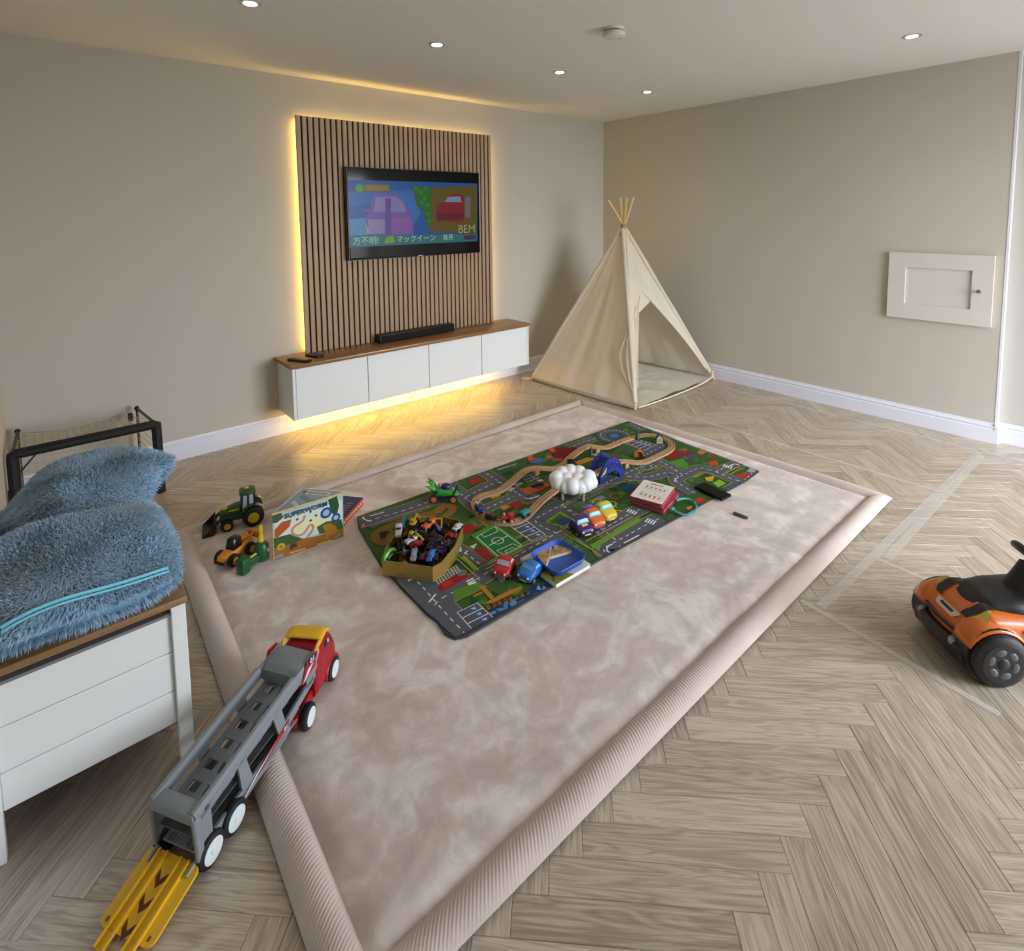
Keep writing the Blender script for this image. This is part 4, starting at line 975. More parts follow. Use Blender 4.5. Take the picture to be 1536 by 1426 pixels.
t = thing('snack_tray', 'square blue plastic tray with rounded corners holding toast', 'tray', (-2.967, -2.312, ZT+.0162), math.radians(-1))
def sq(r, h, rr, n=8):
    pts = []
    for k in range(4):
        cx, cy = [(1,1),(-1,1),(-1,-1),(1,-1)][k]
        for i in range(n+1):
            a = k*PI/2+PI/2*i/n; pts.append((cx*(r-rr)+rr*math.cos(a), cy*(r-rr)+rr*math.sin(a), h))
    return pts
mb = MB(); rings = [sq(.070,.0,.024), sq(.078,.006,.028), sq(.088,.030,.036), sq(.087,.0315,.0355), sq(.0845,.030,.034), sq(.0755,.0085,.027), sq(.069,.004,.024)]
k = len(rings[0]); vs = [p for r in rings for p in r]; fs = [(i*k+j, i*k+(j+1) % k, (i+1)*k+(j+1) % k, (i+1)*k+j) for i in range(len(rings)-1) for j in range(k)]+[tuple(range(k-1, -1, -1)), tuple(range(6*k, 7*k))]
mb.add(vs, fs).build('tray_body', M('tray_blue', '#2458bd', .38), t, smooth=50)
def toast(label, pts, rz_loc):
    c = np.mean(pts, 0); o = thing('toast', label, 'toast', (c[0], c[1], ZT+.0212), 0, 'toast triangles on the blue tray')
    q = [tuple(np.array(p)-c) for p in pts]; qi = [tuple(np.array(p)*.86) for p in q]
    MB().prism(q, 0, .010).build('crust', M('toast_crust', '#e8dac4', .8, bump=(300, .4)), o, smooth=0)
    MB().prism(qi, .010, .0118).build('topping', M('toast_brown', '#b58a58', .7, bump=(160, .8), var=(60, .45)), o, smooth=0)
bz = lambda x, y: un((680+x/6.982, 760+y/6.982), z=ZT+.034)[:2]
toast('brown toast triangle with its point toward the tray corner', [bz(862, 478), bz(1030, 420), bz(1012, 505), bz(975, 608)], 0)
toast('pale toast triangle lying flat across the tray', [bz(1040, 440), bz(1066, 392), bz(1278, 448), bz(1012, 520)], 0)

# red cloth activity books and teal handle
def clothbook(label, loc, rz, h, top):
    t = thing('cloth_book', label, 'cloth book', loc, rz)
    W, D = .205, .168
    for k, z in enumerate((0, h-.006)): MB().rbox(-W/2, W/2, -D/2, D/2, z, z+.006, .0028, 2).build('cover', M('felt_red', '#a8243a', .8), t)
    for k in range(2):
        z = .0064+k*(h-.0128)/2
        MB().rbox(-W/2+.006, W/2-.002, -D/2+.004, D/2-.006, z, z+(h-.0128)/2-.0006, .002, 1).build('page', M(['felt_grey', 'felt_teal'][k], ['#8f9a9c', '#3f6f6c'][k], .85), t)
    if top:
        P = Print(3e-5); P.rect(-W/2+.004, -D/2+.004, W/2-.004, D/2-.004, '#e2dcd4')
        for i in range(6): P.line([(-.075, -.060+.022*i), (.055, -.060+.022*i)], .0015, '#b9b0aa')
        for x in (-.075, -.030, .012, .055): P.line([(x, -.060), (x, .050)], .0015, '#b9b0aa')
        for i in range(5):
            for x, w in ((-.052, .013), (.034, .010)):
                for q in range(4): P.rect(x-w+q*w*.5, -.053+.022*i, x-w+q*w*.5+w*.38, -.053+.022*i+.008, '#b86a6a' if x < 0 else '#8a7a7a')
        for q in range(6): P.rect(.070, -.030+q*.011, .078, -.030+q*.011+.008, '#b04a52')
        P.build('print', M_print('felt_print', .9), t, (0, 0, h+.0002))
    return t
clothbook('red felt activity book at the bottom of the pair', (-2.238, -2.268, ZT), math.radians(13), .024, False)
clothbook('red felt activity book with a white printed grid on top', (-2.246, -2.255, ZT+.0245), math.radians(17), .022, True)
e5 = lambda x, y, z: tuple(un((840+x/6.982, 720+y/6.982), z=z))
t = thing('teal_strap', 'teal looped carry strap beside the red felt books', 'strap', (0, 0, 0))
MB().tube(smooth_path([e5(1165,300,.052), e5(1240,345,.045), e5(1330,375,.042), e5(1410,340,.042), e5(1440,285,.043), e5(1400,215,.045), e5(1320,188,.050), e5(1225,205,.056)], 3), .0055, 8).build('loop', M('strap_teal', '#4a9c98', .6), t)
for q in ((1175,300,.052), (1228,206,.056)):
    p = e5(*q); MB().rbox(p[0]-.012, p[0]+.012, p[1]-.008, p[1]+.008, p[2]-.005, p[2]+.006, .003, 1).build('loop_end', M('strap_teal'), t)

# phone and crayon
t = thing('smartphone', 'black smartphone in a case lying over the mat edge', 'phone', (-1.953, -2.412, ZT), math.radians(-96))
MB().rbox(-.082, .082, -.041, .041, 0, .014, .0045, 3).build('case', M('phone_case', '#070708', .6, spec=.2), t)
MB().rbox(-.074, .074, -.0355, .0355, .0138, .0146, .0003, 1).build('screen', M('phone_glass', '#040405', .35, spec=.2), t)
MB().rbox(-.066, -.036, .0375, .0408, .003, .008, .001, 1).build('side_button', M('button_dark', '#26262a', .5), t)
MB().rbox(.0785, .0805, -.028, .028, .003, .007, .0008, 1).build('edge_slot', M('phone_edge', '#6a6c70', .3, .6), t)
t = thing('chalk_stick', 'grey green chalk stick lying on the rug', 'chalk', (-2.047, -2.612, ZR+.0085), math.radians(-85))
MB().lathe([(.002, -.036), (.0065, -.034), (.007, -.025), (.007, .028), (.006, .034), (.002, .036)], (0,0,0), (1,0,0), 14).build('stick', M('chalk_green', '#56655c', .9, bump=(200, .3)), t)
MB().lathe([(.0072, -.02), (.0074, -.019), (.0074, .019), (.0072, .02)], (0,0,0), (1,0,0), 14).build('wrapper', M('chalk_wrap', '#4c5a54', .7), t)

# ---------------------------------------------------------------- wooden railway
def px(c, x, y): o = CROP[c]; return (o[0]+x/o[2], o[1]+y/o[2])
def onmat(c, x, y, z=None): return un(px(c, x, y), z=ZT if z is None else z)
TR = [('c',1310,650,.062),('c',1200,730,.05),('c',1080,830,.03),('c',960,960,.015),('c',890,1030,.012),('c',780,1090,.012),('c',640,1112,.012),('c',480,1100,.012),('c',330,1050,.012),('c',235,960,.012),('c',197,870,.012),('c',215,790,.012),('c',290,745,.012),('c',400,715,.012),('c',510,690,.013),('c',610,625,.02),('c',740,520,.033),('c',840,430,.043),('c',920,382,.046),('c',1040,362,.042),('c',1180,372,.03),('c',1290,378,.022),('c',1390,330,.02),
      ('d',250,440,.022),('d',330,375,.03),('d',420,312,.04),('d',490,285,.043),('d',570,298,.038),('d',660,312,.027),('d',740,290,.019),('d',880,225,.013),('d',1010,190,.012),('d',1110,162,.012),('d',1200,160,.012),('d',1320,188,.012),('d',1415,230,.012),('d',1452,285,.012),('d',1420,340,.012),('d',1300,400,.012),('d',1160,465,.018),('d',1060,482,.026),('d',960,470,.036),('d',880,455,.046),('d',780,487,.052),('d',690,532,.054),('d',600,582,.056),('d',540,612,.06)]
pts = smooth_path([un(px(c, x, y), z=ZT+z) for c, x, y, z in TR], 3)
acc = [0]
for a, b in zip(pts, pts[1:]): acc.append(acc[-1]+np.linalg.norm(b-a))
acc = np.array(acc); pts = np.array(pts); TL = acc[-1]
def at_len(s): return np.array([np.interp(s, acc, pts[:, i]) for i in range(3)])
m_track = M('beech_track', '#b08d66', .6, var=(30, .10)); m_groove = M('beech_groove', '#8d6a48', .7)
TRW = .019
prof = [(-1,-.012),(1,-.012),(1,0),(.70,0),(.66,-.0035),(.36,-.0035),(.32,0),(-.32,0),(-.36,-.0035),(-.66,-.0035),(-.70,0),(-1,0)]
ORD = 'first second third fourth fifth sixth seventh eighth ninth tenth eleventh twelfth thirteenth fourteenth fifteenth sixteenth seventeenth eighteenth nineteenth twentieth twenty-first last'.split()
NP = 22; seglen = TL/NP
for k in range(NP):
    s0, s1 = k*seglen+.0008, (k+1)*seglen-.0008; n = 14; c0 = at_len((s0+s1)/2); mb = MB(); vs = []; K = len(prof)
    for i in range(n+1):
        s = s0+(s1-s0)*i/n; p = at_len(s); d = at_len(min(TL, s+.004))-at_len(max(0, s-.004)); d[2] = 0; d /= np.linalg.norm(d); q = np.array([-d[1], d[0], 0])
        for a, z in prof: vs.append(tuple(p+q*a*TRW+np.array([0, 0, z])-c0))
    for i in range(n):
        for j in range(K):
            mb.cur = 1 if j in (4, 8) else 0
            mb.add([], []); o = 0; mb.f.append((i*K+j, i*K+(j+1) % K, (i+1)*K+(j+1) % K, (i+1)*K+j)); mb.mi.append(mb.cur)
    mb.v = vs; mb.cur = 0
    for ring in (tuple(range(K)), tuple(range(n*K, (n+1)*K))): mb.f.append(ring); mb.mi.append(0)
    ob = mb.build('train_track', [m_track, m_groove], None, tuple(c0), smooth=40); tag(ob, 'beech toy train track, '+ORD[k]+' section round from the white cloud', 'train track', 'wooden toy railway track sections')
m_sup = M('beech_block', '#b89468', .6)
for s, lb in ((seglen*7.9, 'beech support block under the first track hump'), (seglen*11.6, 'beech support block under the second track hump'), (seglen*19.9, 'beech support block where the track meets the bridge')):
    p = at_len(s); hgt = max(.012, p[2]-.013-ZT); ob = MB().rbox(-.016, .016, -.016, .016, 0, hgt, .002, 1).build('track_support', m_sup, None, (p[0], p[1], ZT)); tag(ob, lb, 'toy block', 'track support blocks')
# trains
def engine(name, label, s, hexc, kind, wh='#c8b48a'):
    p = at_len(s); d = at_len(s+.01)-at_len(s-.01); rz = math.atan2(d[1], d[0])
    t = thing(name, label, 'toy train', (p[0], p[1], p[2]+.0004), rz, 'little wooden railway vehicles'); mt = M('train_'+hexc, hexc, .4); mw = M('wheel_'+wh, wh, .5)
    if kind == 'engine':
        MB().rbox(-.030, .030, -.012, .012, .006, .014, .002, 1).build('chassis', m_blk, t)
        MB().rbox(-.028, -.006, -.0135, .0135, .012, .036, .004, 2).build('cab', mt, t)
        MB().cyl((-.008, 0, .022), (.026, 0, .022), .0105, n=16).rbox(.022, .030, -.011, .011, .012, .028, .003, 2).build('boiler', mt, t)
        MB().lathe([(.004, 0), (.004, .008), (.006, .011), (.0005, .011)], (.016, 0, .031), n=10).build('funnel', M('funnel_cream', '#d8c49a', .5), t)
        MB().rbox(-.030, -.004, -.015, .015, .036, .039, .001, 1).build('roof', mt, t)
    else:
        MB().rbox(-.027, .027, -.0125, .0125, .007, .013, .002, 1).build('chassis', m_blk, t)
        MB().rbox(-.025, .025, -.013, .013, .013, .028, .003, 2).build('load', mt, t)
    for x in (-.018, .018):
        for y in (-.0135, .0135): wheel(t, (x, y, .0075), .0075, .005, m_rub if kind != 'engine' else mw, M('axle_grey', '#8b8d90', .4), .4, side=1 if y > 0 else -1)
    MB().cyl((.030, 0, .010), (.036, 0, .010), .003, n=8).build('coupling', M('magnet', '#8b8d90', .3, .8), t)
sb = lambda x, y: acc[np.argmin(np.linalg.norm(pts[:, :2]-onmat('c', x, y)[None, :2], axis=1))]
engine('toy_engine', 'small blue wooden engine inside the track bend', sb(300, 1000), '#1d2f7a', 'engine')
engine('toy_wagon', 'small dark wooden wagon behind the red engine', sb(470, 1065), '#2e2a26', 'wagon', '#3a3a3a')
engine('toy_engine', 'small red wooden engine in the track bend', sb(640, 1075), '#b0202a', 'engine')
engine('toy_wagon', 'small teal wooden wagon in front of the red engine', sb(830, 1040), '#2d8c98', 'wagon', '#22262a')

# blue arch bridge
def remesh(obj, vox):
    md = obj.modifiers.new('r', 'REMESH'); md.mode = 'VOXEL'; md.voxel_size = vox; md.use_smooth_shade = True
    me = bpy.data.meshes.new_from_object(obj.evaluated_get(bpy.context.evaluated_depsgraph_get())); mats = list(obj.data.materials)
    obj.modifiers.clear(); obj.data = me; me.materials.clear()
    for k in mats: me.materials.append(k)
    me.shade_smooth()
    return obj
bc = (onmat('d', 630, 745)+onmat('d', 880, 635))/2
t = thing('toy_bridge', 'blue plastic arch bridge of the toy railway', 'toy bridge', (bc[0]+.0, bc[1]+.052, ZT), math.radians(-4))
m_bb = M('bridge_blue', '#1b3690', .42)
for y in (-.052, .024):
    mb = MB(); N = 20
    def arc(r0, r1, h0, h1, y0, y1):
        vs = []; fs = []
        for i in range(N+1):
            a = PI*i/N
            vs += [(r0*math.cos(a), y0, h0*math.sin(a)), (r1*math.cos(a), y0, h1*math.sin(a)), (r1*math.cos(a), y1, h1*math.sin(a)), (r0*math.cos(a), y1, h0*math.sin(a))]
        for i in range(N):
            for j in range(4): fs.append((i*4+j, i*4+(j+1) % 4, i*4+4+(j+1) % 4, i*4+4+j))
        fs += [(0, 1, 2, 3), (N*4, N*4+3, N*4+2, N*4+1)]; mb.add(vs, fs)
    arc(.062, .088, .052, .066, y, y+.012); arc(.078, .090, .108, .122, y, y+.012)
    for q in np.linspace(-.060, .060, 7):
        z0 = .052*math.sqrt(max(0, 1-(q/.075)**2))+.010; z1 = .112*math.sqrt(max(0, 1-((q+.012)/.084)**2)); mb.tube([(q, y+.006, z0), (q+.014, y+.006, max(z1, z0+.012))], .0042, 6)
        if q < .055: mb.tube([(q+.02, y+.006, z0), (q+.014, y+.006, max(z1, z0+.012))], .0036, 6)
    mb.build('arch_side', m_bb, t, smooth=40)
MB().rbox(-.080, .080, -.040, .024, .036, .043, .002, 1).build('deck', m_bb, t)
MB().rbox(-.012, .012, -.040, .024, .110, .118, .002, 1).build('cross_tie', m_bb, t)
MB().prism([(-.088,.040),(-.058,.072),(-.040,.088),(-.052,.056)], -.056, -.053, 'xz').build('yellow_plate', M('plate_yellow', '#c9b428', .5), t, smooth=0)
# white cloud tunnel on posts
cp0, cp1 = onmat('d', 180, 915), onmat('d', 420, 930)
ctr = un(px('d', 305, 690), y=-1.94)
t = thing('cloud_tunnel', 'white plastic cloud tunnel on posts over the railway', 'toy tunnel', (ctr[0], ctr[1], ZT))
zc = ctr[2]-ZT; r2 = Vector(CR); mb = MB(); ax = np.array([CR[0], CR[1]]); ax /= np.hypot(*ax); ay = np.array([-ax[1], ax[0]])
for a, b, z, r in ((-.085,.0,.008,.034),(-.052,.038,.016,.034),(-.008,.048,.022,.034),(.035,.042,.018,.034),(.078,.010,.008,.036),(.090,-.015,-.006,.030),(.060,-.040,-.004,.034),(.030,-.052,-.012,.033),(-.010,-.056,-.006,.036),(-.045,-.050,-.012,.030),(-.078,-.030,-.008,.032),(.02,-.005,-.012,.045),(-.035,0,-.012,.045)):
    mb.ell((ax[0]*a+ay[0]*b, ax[1]*a+ay[1]*b, zc+z), (r*1.18, r*1.18, r*1.12), 18, 12)
remesh(mb.build('cloud', M('cloud_white', '#e6e8ea', .45), t), .004)
m_post = M('post_beige', '#a89a80', .6)
for q in (cp0, cp1, cp0+np.array([.06, .07, 0]), cp1+np.array([.06, .07, 0])):
    MB().cyl((q[0]-ctr[0], q[1]-ctr[1], 0), (q[0]-ctr[0], q[1]-ctr[1], zc), .0075, n=12).build('post', m_post, t)
# trees, house, tunnel, sign
def tree(c, x, y, h, label):
    p = onmat(c, x, y); t = thing('toy_tree', label, 'toy tree', (p[0], p[1], ZT), 0, 'wooden toy fir trees'); m_ = M('fir_green', '#1c4a34', .6)
    MB().lathe([(.013, 0), (.013, .005), (.004, .006)], n=12).build('base', M('fir_base', '#2a5a40', .6), t)
    mb = MB().lathe([(.003, .005), (.014, .010), (.0095, .5*h*.62), (.0125, .5*h*.66), (.0075, .78*h*.9), (.0095, .80*h*.92), (.0008, h)], n=14); mb.build('foliage', m_, t)
tree('d', 510, 425, .066, 'dark green toy fir tree behind the blue bridge'); tree('d', 1045, 225, .070, 'dark green toy fir tree by the far straight track'); 
p = onmat('d', 1300, 262); t = thing('toy_house', 'tiny white toy station house with a dark roof', 'toy house', (p[0], p[1], ZT), math.radians(-48))
MB().prism([(-.016,0),(.016,0),(.016,.036),(0,.054),(-.016,.036)], -.013, .013, 'xz').build('walls', M('house_white', '#bdb9b2', .6), t, smooth=0)
for s_ in (-1, 1): MB().prism([(s_*.019,.033),(0,.055),(0,.060),(s_*.022,.035)], -.015, .015, 'xz').build('roof_side', M('house_roof', '#2c2a2e', .6), t, smooth=0)
for a, b in ((-.008, .010), (.004, .010)): MB().box(a, a+.006, -.0138, -.013, b, b+.022).build('window', M('house_window', '#5d6a78', .4), t, smooth=0)
MB().rbox(-.022, .022, -.019, .019, 0, .004, .001, 1).build('base', M('house_base', '#a58a60', .6), t)
p = onmat('d', 1060, 435); t = thing('toy_tunnel', 'orange brown wooden tunnel arch beside the track', 'toy tunnel', (p[0], p[1], ZT), math.radians(-40))
vs = []; fs = []; N = 14
for i in range(N+1):
    a = PI*i/N
    for r, y in ((.022, -.012), (.026, -.012), (.026, .012), (.022, .012)): vs.append((r*math.cos(a), y, .020*(1 if 0 < i < N else 1)+r*math.sin(a)*1.0))
for i in range(N):
    for j in range(4): fs.append((i*4+j, i*4+(j+1) % 4, i*4+4+(j+1) % 4, i*4+4+j))
fs += [(0, 1, 2, 3), (N*4, N*4+3, N*4+2, N*4+1)]
MB().add(vs, fs).build('arch', M('tunnel_orange', '#b8742c', .6), t)
for s_ in (-1, 1): MB().box(s_*.024-.002, s_*.024+.002, -.012, .012, 0, .020).build('leg', M('tunnel_red', '#8f2c1c', .6), t, smooth=0)
MB().box(-.022, .022, .009, .0118, .001, .040).build('back_board', M('tunnel_orange'), t, smooth=0)
p = onmat('d', 268, 535); t = thing('toy_sign', 'dark grey toy signal board behind the white cloud', 'toy sign', (p[0], p[1], ZT), math.radians(-40))
MB().rbox(-.016, .016, -.003, .003, .012, .046, .002, 1).build('board', M('sign_dark', '#3a3c3e', .6), t); MB().box(-.004, .004, -.003, .003, 0, .013).build('post', M('sign_dark'), t, smooth=0); MB().rbox(-.012, .012, -.009, .009, 0, .003, .001, 1).build('base', M('sign_dark'), t)

# ---------------------------------------------------------------- gold box full of little cars
rim = [(573.2,840.1),(648.9,850.8),(663,843),(683,818.6),(694.5,790),(688,779.5),(655,772.5),(620,776),(596,796),(577.6,822.5)]
ZBOX = ZT+.002; BH = .060
bp_ = np.array([un(q, z=ZBOX+BH)[:2] for q in rim]); bc = bp_.mean(0); bq = bp_-bc
t = thing('gold_box', 'open gold cardboard box lid crammed with little toy vehicles', 'box', (bc[0], bc[1], ZBOX))
m_gold = M('gold_card', '#9c8440', .42, .35, var=(40, .08)); n = len(bq)
for i in range(n):
    a, b = bq[i], bq[(i+1) % n]; c = (a+b)/2
    inn = lambda p: p*(1-.004/np.hypot(*p))
    MB().add([(*a, 0), (*b, 0), (*b, BH), (*a, BH), (*inn(a), 0), (*inn(b), 0), (*inn(b), BH), (*inn(a), BH)], [(0,1,2,3), (5,4,7,6), (3,2,6,7), (0,4,5,1), (0,3,7,4), (1,5,6,2)]).build('side_wall', m_gold, t, smooth=0)
MB().prism([tuple(p) for p in bq], -.0018, 0).build('box_floor', m_gold, t, smooth=0)
m_cw = M('mini_glass', '#0d1014', .2); 
def mini_mesh(kind, hexc):
    mb = MB()
    if kind == 0:
        mb.rbox(-.030, .030, -.0125, .0125, .004, .014, .004, 2); mb.rbox(-.018, .014, -.011, .011, .013, .0225, .004, 2, (.7, .85, -.002))
    elif kind == 1:
        mb.rbox(.008, .030, -.013, .013, .004, .026, .003, 2); mb.rbox(-.032, .006, -.013, .013, .006, .022, .002, 1)
    elif kind == 2:
        mb.rbox(-.022, .012, -.012, .012, .005, .016, .003, 1); mb.rbox(-.016, .002, -.010, .010, .015, .030, .002, 1); mb.tube([(.006, 0, .014), (.024, 0, .034), (.042, 0, .022), (.046, 0, .010)], .0035, 6); mb.rbox(.038, .052, -.009, .009, .002, .012, .002, 1)
    else:
        mb.rbox(-.034, .034, -.014, .014, .003, .009, .002, 1); mb.tube([(-.03, 0, .008), (-.018, 0, .018), (.012, 0, .020), (.034, 0, .007)], [.009, .011, .010, .006], 8)
    mb.slot(1)
    if kind in (0, 3): mb.rbox(-.012, .009, -.0113, .0113, .0150, .0200, .002, 1, (.75, .9, -.001))
    else: mb.rbox(-.004, .006, -.0108, .0108, .018, .0245, .001, 1)
    for x in (-.019, .019):
        for y in (-.0125, .0125): mb.cyl((x, y-.002, .006), (x, y+.002, .006), .006, n=10)
    o = mb.build('mini_vehicle', [M('mini_'+hexc, hexc, .35, .2), m_cw], None); me = o.data; bpy.data.objects.remove(o); return me
PAL = [('black', '#0d0d0f'), ('navy', '#10162c'), ('red', '#8f1a20'), ('white', '#c9ccce'), ('yellow', '#c9a426'), ('green', '#4c8a2a'), ('teal', '#1c6a70'), ('blue', '#3a78c4'), ('silver', '#8a8d94'), ('orange', '#d9702a'), ('maroon', '#340f18'), ('grey', '#25262a'), ('purple', '#5a4a78')]
NOUN = ['toy car', 'toy lorry', 'toy digger', 'toy racing car']; cache = {}
rg = random.Random(21)
from itertools import product
cand = []
xs, ys = bq[:, 0], bq[:, 1]
def inside(p, k):
    q = bq*k; c = False; j = n-1
    for i in range(n):
        if (q[i][1] > p[1]) != (q[j][1] > p[1]) and p[0] < (q[j][0]-q[i][0])*(p[1]-q[i][1])/(q[j][1]-q[i][1])+q[i][0]: c = not c
        j = i
    return c
def put(ci, kind, x, y, z, rot, sc):
    key = (ci, kind)
    if key not in cache: cache[key] = mini_mesh(kind, PAL[ci][1])
    o = bpy.data.objects.new('mini_vehicle', cache[key]); col.objects.link(o); o.location = (bc[0]+x, bc[1]+y, ZBOX+z); o.rotation_euler = rot; o.scale = (sc,)*3
    tag(o, 'little %s %s heaped in the gold box' % (PAL[ci][0], NOUN[kind]), 'toy vehicle', 'little vehicles heaped in the gold box')
W = [16,6,1.2,1.2,.4,.4,.8,.6,1.2,.2,6,9,1.5]
for layer, z0, k_in, cnt, mind in ((0, .004, .78, 22, .030), (1, .024, .78, 28, .028), (2, .046, .70, 30, .026), (3, .066, .42, 14, .024)):
    done = []
    tries = 0
    while len(done) < cnt and tries < 4000:
        tries += 1; x, y = rg.uniform(xs.min(), xs.max()), rg.uniform(ys.min(), ys.max())
        if not inside((x, y), k_in) or any(math.hypot(x-a, y-b) < mind for a, b in done): continue
        done.append((x, y)); ci = rg.choices(range(len(PAL)), W)[0]; kind = rg.choices((0,1,2,3), (6,2,1.2,3))[0]
        put(ci, kind, x, y, z0+rg.uniform(0, .006), (rg.gauss(0, .5)+(PI if rg.random() < .2 else 0), rg.gauss(0, .35), rg.uniform(0, 2*PI)), rg.uniform(.72, 1.0))
def atbox(x, y, z): p = un((560+x/10.24, 760+y/10.24), z=ZBOX+z); return p[0]-bc[0], p[1]-bc[1], z
for ci, kind, x, y, z, rz in ((7,0,900,770,.064,-2.5), (5,3,250,770,.056,.3), (4,2,620,480,.074,-1.2), (4,2,620,270,.080,.6), (3,1,400,400,.070,1.0), (8,0,620,760,.062,.9), (1,0,960,580,.068,-.4), (6,3,480,270,.072,.7), (9,1,860,310,.076,.2), (3,0,1290,340,.062,.4), (2,0,1200,470,.066,-1.0)):
    q = atbox(x, y, z); put(ci, kind, q[0], q[1], q[2], (rg.gauss(0, .2), rg.gauss(0, .2), rz), 1.0)
t = thing('toy_hoop', 'ochre square toy hoop on top of the vehicle heap', 'toy part', (bc[0]+atbox(980,230,.084)[0], bc[1]+atbox(980,230,.084)[1], ZBOX+.078), math.radians(-35), rot=(math.radians(40), 0, math.radians(-35)))
for a in range(4):
    mb = MB().rbox(-.022, .022, -.0035, .0035, -.004, .004, .0015, 1); mb.xf(Matrix.Rotation(a*PI/2, 4, 'Z') @ Matrix.Translation((0, .019, 0))); mb.build('bar', M('toy_ochre', '#b8882a', .5), t)
# ================================================================ GREEN BUGGY
t = thing('toy_buggy', 'green toy buggy with orange wheels and spiky tail fins', 'toy car', (-3.018, -1.553, ZT), math.radians(-44))
m_g = M('buggy_green', '#2f8f3a', .35); m_nv = M('buggy_navy', '#16245c', .4)
L = Loft([(-.072,.018,.030,.050),(-.062,.028,.026,.056),(-.040,.032,.024,.062),(-.015,.032,.024,.066),(.015,.030,.024,.060),(.045,.027,.024,.050),(.068,.018,.026,.040),(.074,.008,.028,.036)], 2.8)
L.body(MB()).build('body', m_g, t, smooth=60)
MB().rbox(-.055, .058, -.024, .024, .016, .030, .004, 2).build('chassis', m_nv, t)
MB().ell((.006, 0, .068), (.026, .022, .018), 14, 10).build('cockpit', m_nv, t)
MB().ell((-.022, .0, .074), (.012, .012, .012), 12, 8).build('driver', M('driver_skin', '#b98a6a', .6), t)
for k, (y, z, a) in enumerate(((-.022, .075, .55), (-.010, .090, .8), (.010, .092, .8), (.022, .076, .55))):
    MB().tube([(-.05, y*.8, .056), (-.066, y*1.2, z), (-.090, y*1.6, z+.016*a)], [.010, .008, .001], 8).build('tail_fin', M('buggy_lime', '#3f9a34', .4), t)
MB().tube([(.050, -.026, .040), (.062, -.022, .066), (.066, 0, .074), (.062, .022, .066), (.050, .026, .040)], .0045, 8).build('front_hoop', m_rub, t)
MB().ell((-.038, -.032, .052), (.012, .004, .010), 12, 8).build('side_vent', M('vent_teal', '#12393a', .4), t)
for x in (-.048, .050):
    for y in (-.036, .036): wheel(t, (x, y, .020), .020, .016, m_rub, M('hub_orange', '#d9772c', .45), .68, side=1 if y > 0 else -1)

# ================================================================ FARM TOYS ON THE RUG
t = thing('toy_tractor', 'green toy tractor with yellow hubs and a black front bucket', 'toy tractor', (-3.845, -1.080, ZR), math.radians(168)); t.scale = (1.12,)*3
m_tg = M('tractor_green', '#1d4a22', .35); m_ty = M('tractor_yellow', '#c9a824', .45)
MB().rbox(-.050, .085, -.028, .028, .030, .062, .008, 2).build('chassis', m_tg, t)
Loft([(.000,.026,.045,.092),(.020,.027,.045,.092),(.060,.025,.045,.082),(.085,.018,.048,.070)], 3.5).body(MB()).build('bonnet', m_tg, t, smooth=60)
MB().rbox(-.050, .006, -.034, .034, .060, .132, .006, 2, (.86, .84, -.004)).build('cab', M('cab_glass', '#aab6c4', .25), t)
for x, y in ((-.048,-.033),(-.048,.033),(.004,-.033),(.004,.033),(-.022,-.0345),(-.022,.0345)):
    MB().tube([(x, y, .062), (x*.86-.006, y*.84, .130)], .0036, 6).build('cab_pillar', M('tractor_black', '#101210', .5), t)
L = Loft([(-.056,.020,.128,.140),(-.050,.032,.127,.146),(-.024,.036,.127,.150),(.002,.032,.127,.146),(.008,.020,.128,.140)], 3)
L.body(MB(), 24, 24).build('cab_roof', m_tg, t, smooth=60)
MB().lathe([(.010, 0), (.010, .004), (.006, .006), (.0005, .006)], (-.020, 0, .1495), n=16).build('roof_light', m_ty, t)
MB().lathe([(.013, 0), (.013, .004), (.008, .006), (.0005, .006)], (.066, .0, .080), n=16).build('bonnet_button', m_ty, t)
for y in (-.0262, .0262): MB().box(.010, .050, y-.0006, y+.0006, .074, .079).build('stripe', m_ty, t, smooth=0)
for y in (-.046, .046):
    wheel(t, (-.040, y, .042), .042, .030, m_rub, m_ty, .52, side=1 if y > 0 else -1)
    wheel(t, (.058, y*.86, .024), .024, .022, m_rub, m_ty, .52, side=1 if y > 0 else -1)
    MB().grid(lambda u, v: (-.040+.048*math.cos(PI*(.15+.75*u)), y*(.62+.5*v), .044+.048*math.sin(PI*(.15+.75*u))), 12, 4).build('mudguard', m_tg, t)
for y in (-.034, .034): MB().tube([(.010, y, .070), (.070, y, .066), (.105, y, .030)], .006, 8).build('loader_arm', M('tractor_black'), t)
mb = MB(); pf = [(.100, .050), (.096, .020), (.110, .004), (.150, .003), (.150, .007), (.113, .009), (.101, .022), (.104, .050)]
mb.prism(pf, -.055, .055, 'xz'); mb.prism([(.100,.050),(.097,.020),(.110,.004),(.150,.004)], -.057, -.053, 'xz'); mb.prism([(.100,.050),(.097,.020),(.110,.004),(.150,.004)], .053, .057, 'xz')
mb.build('bucket', M('tractor_black'), t, smooth=0)

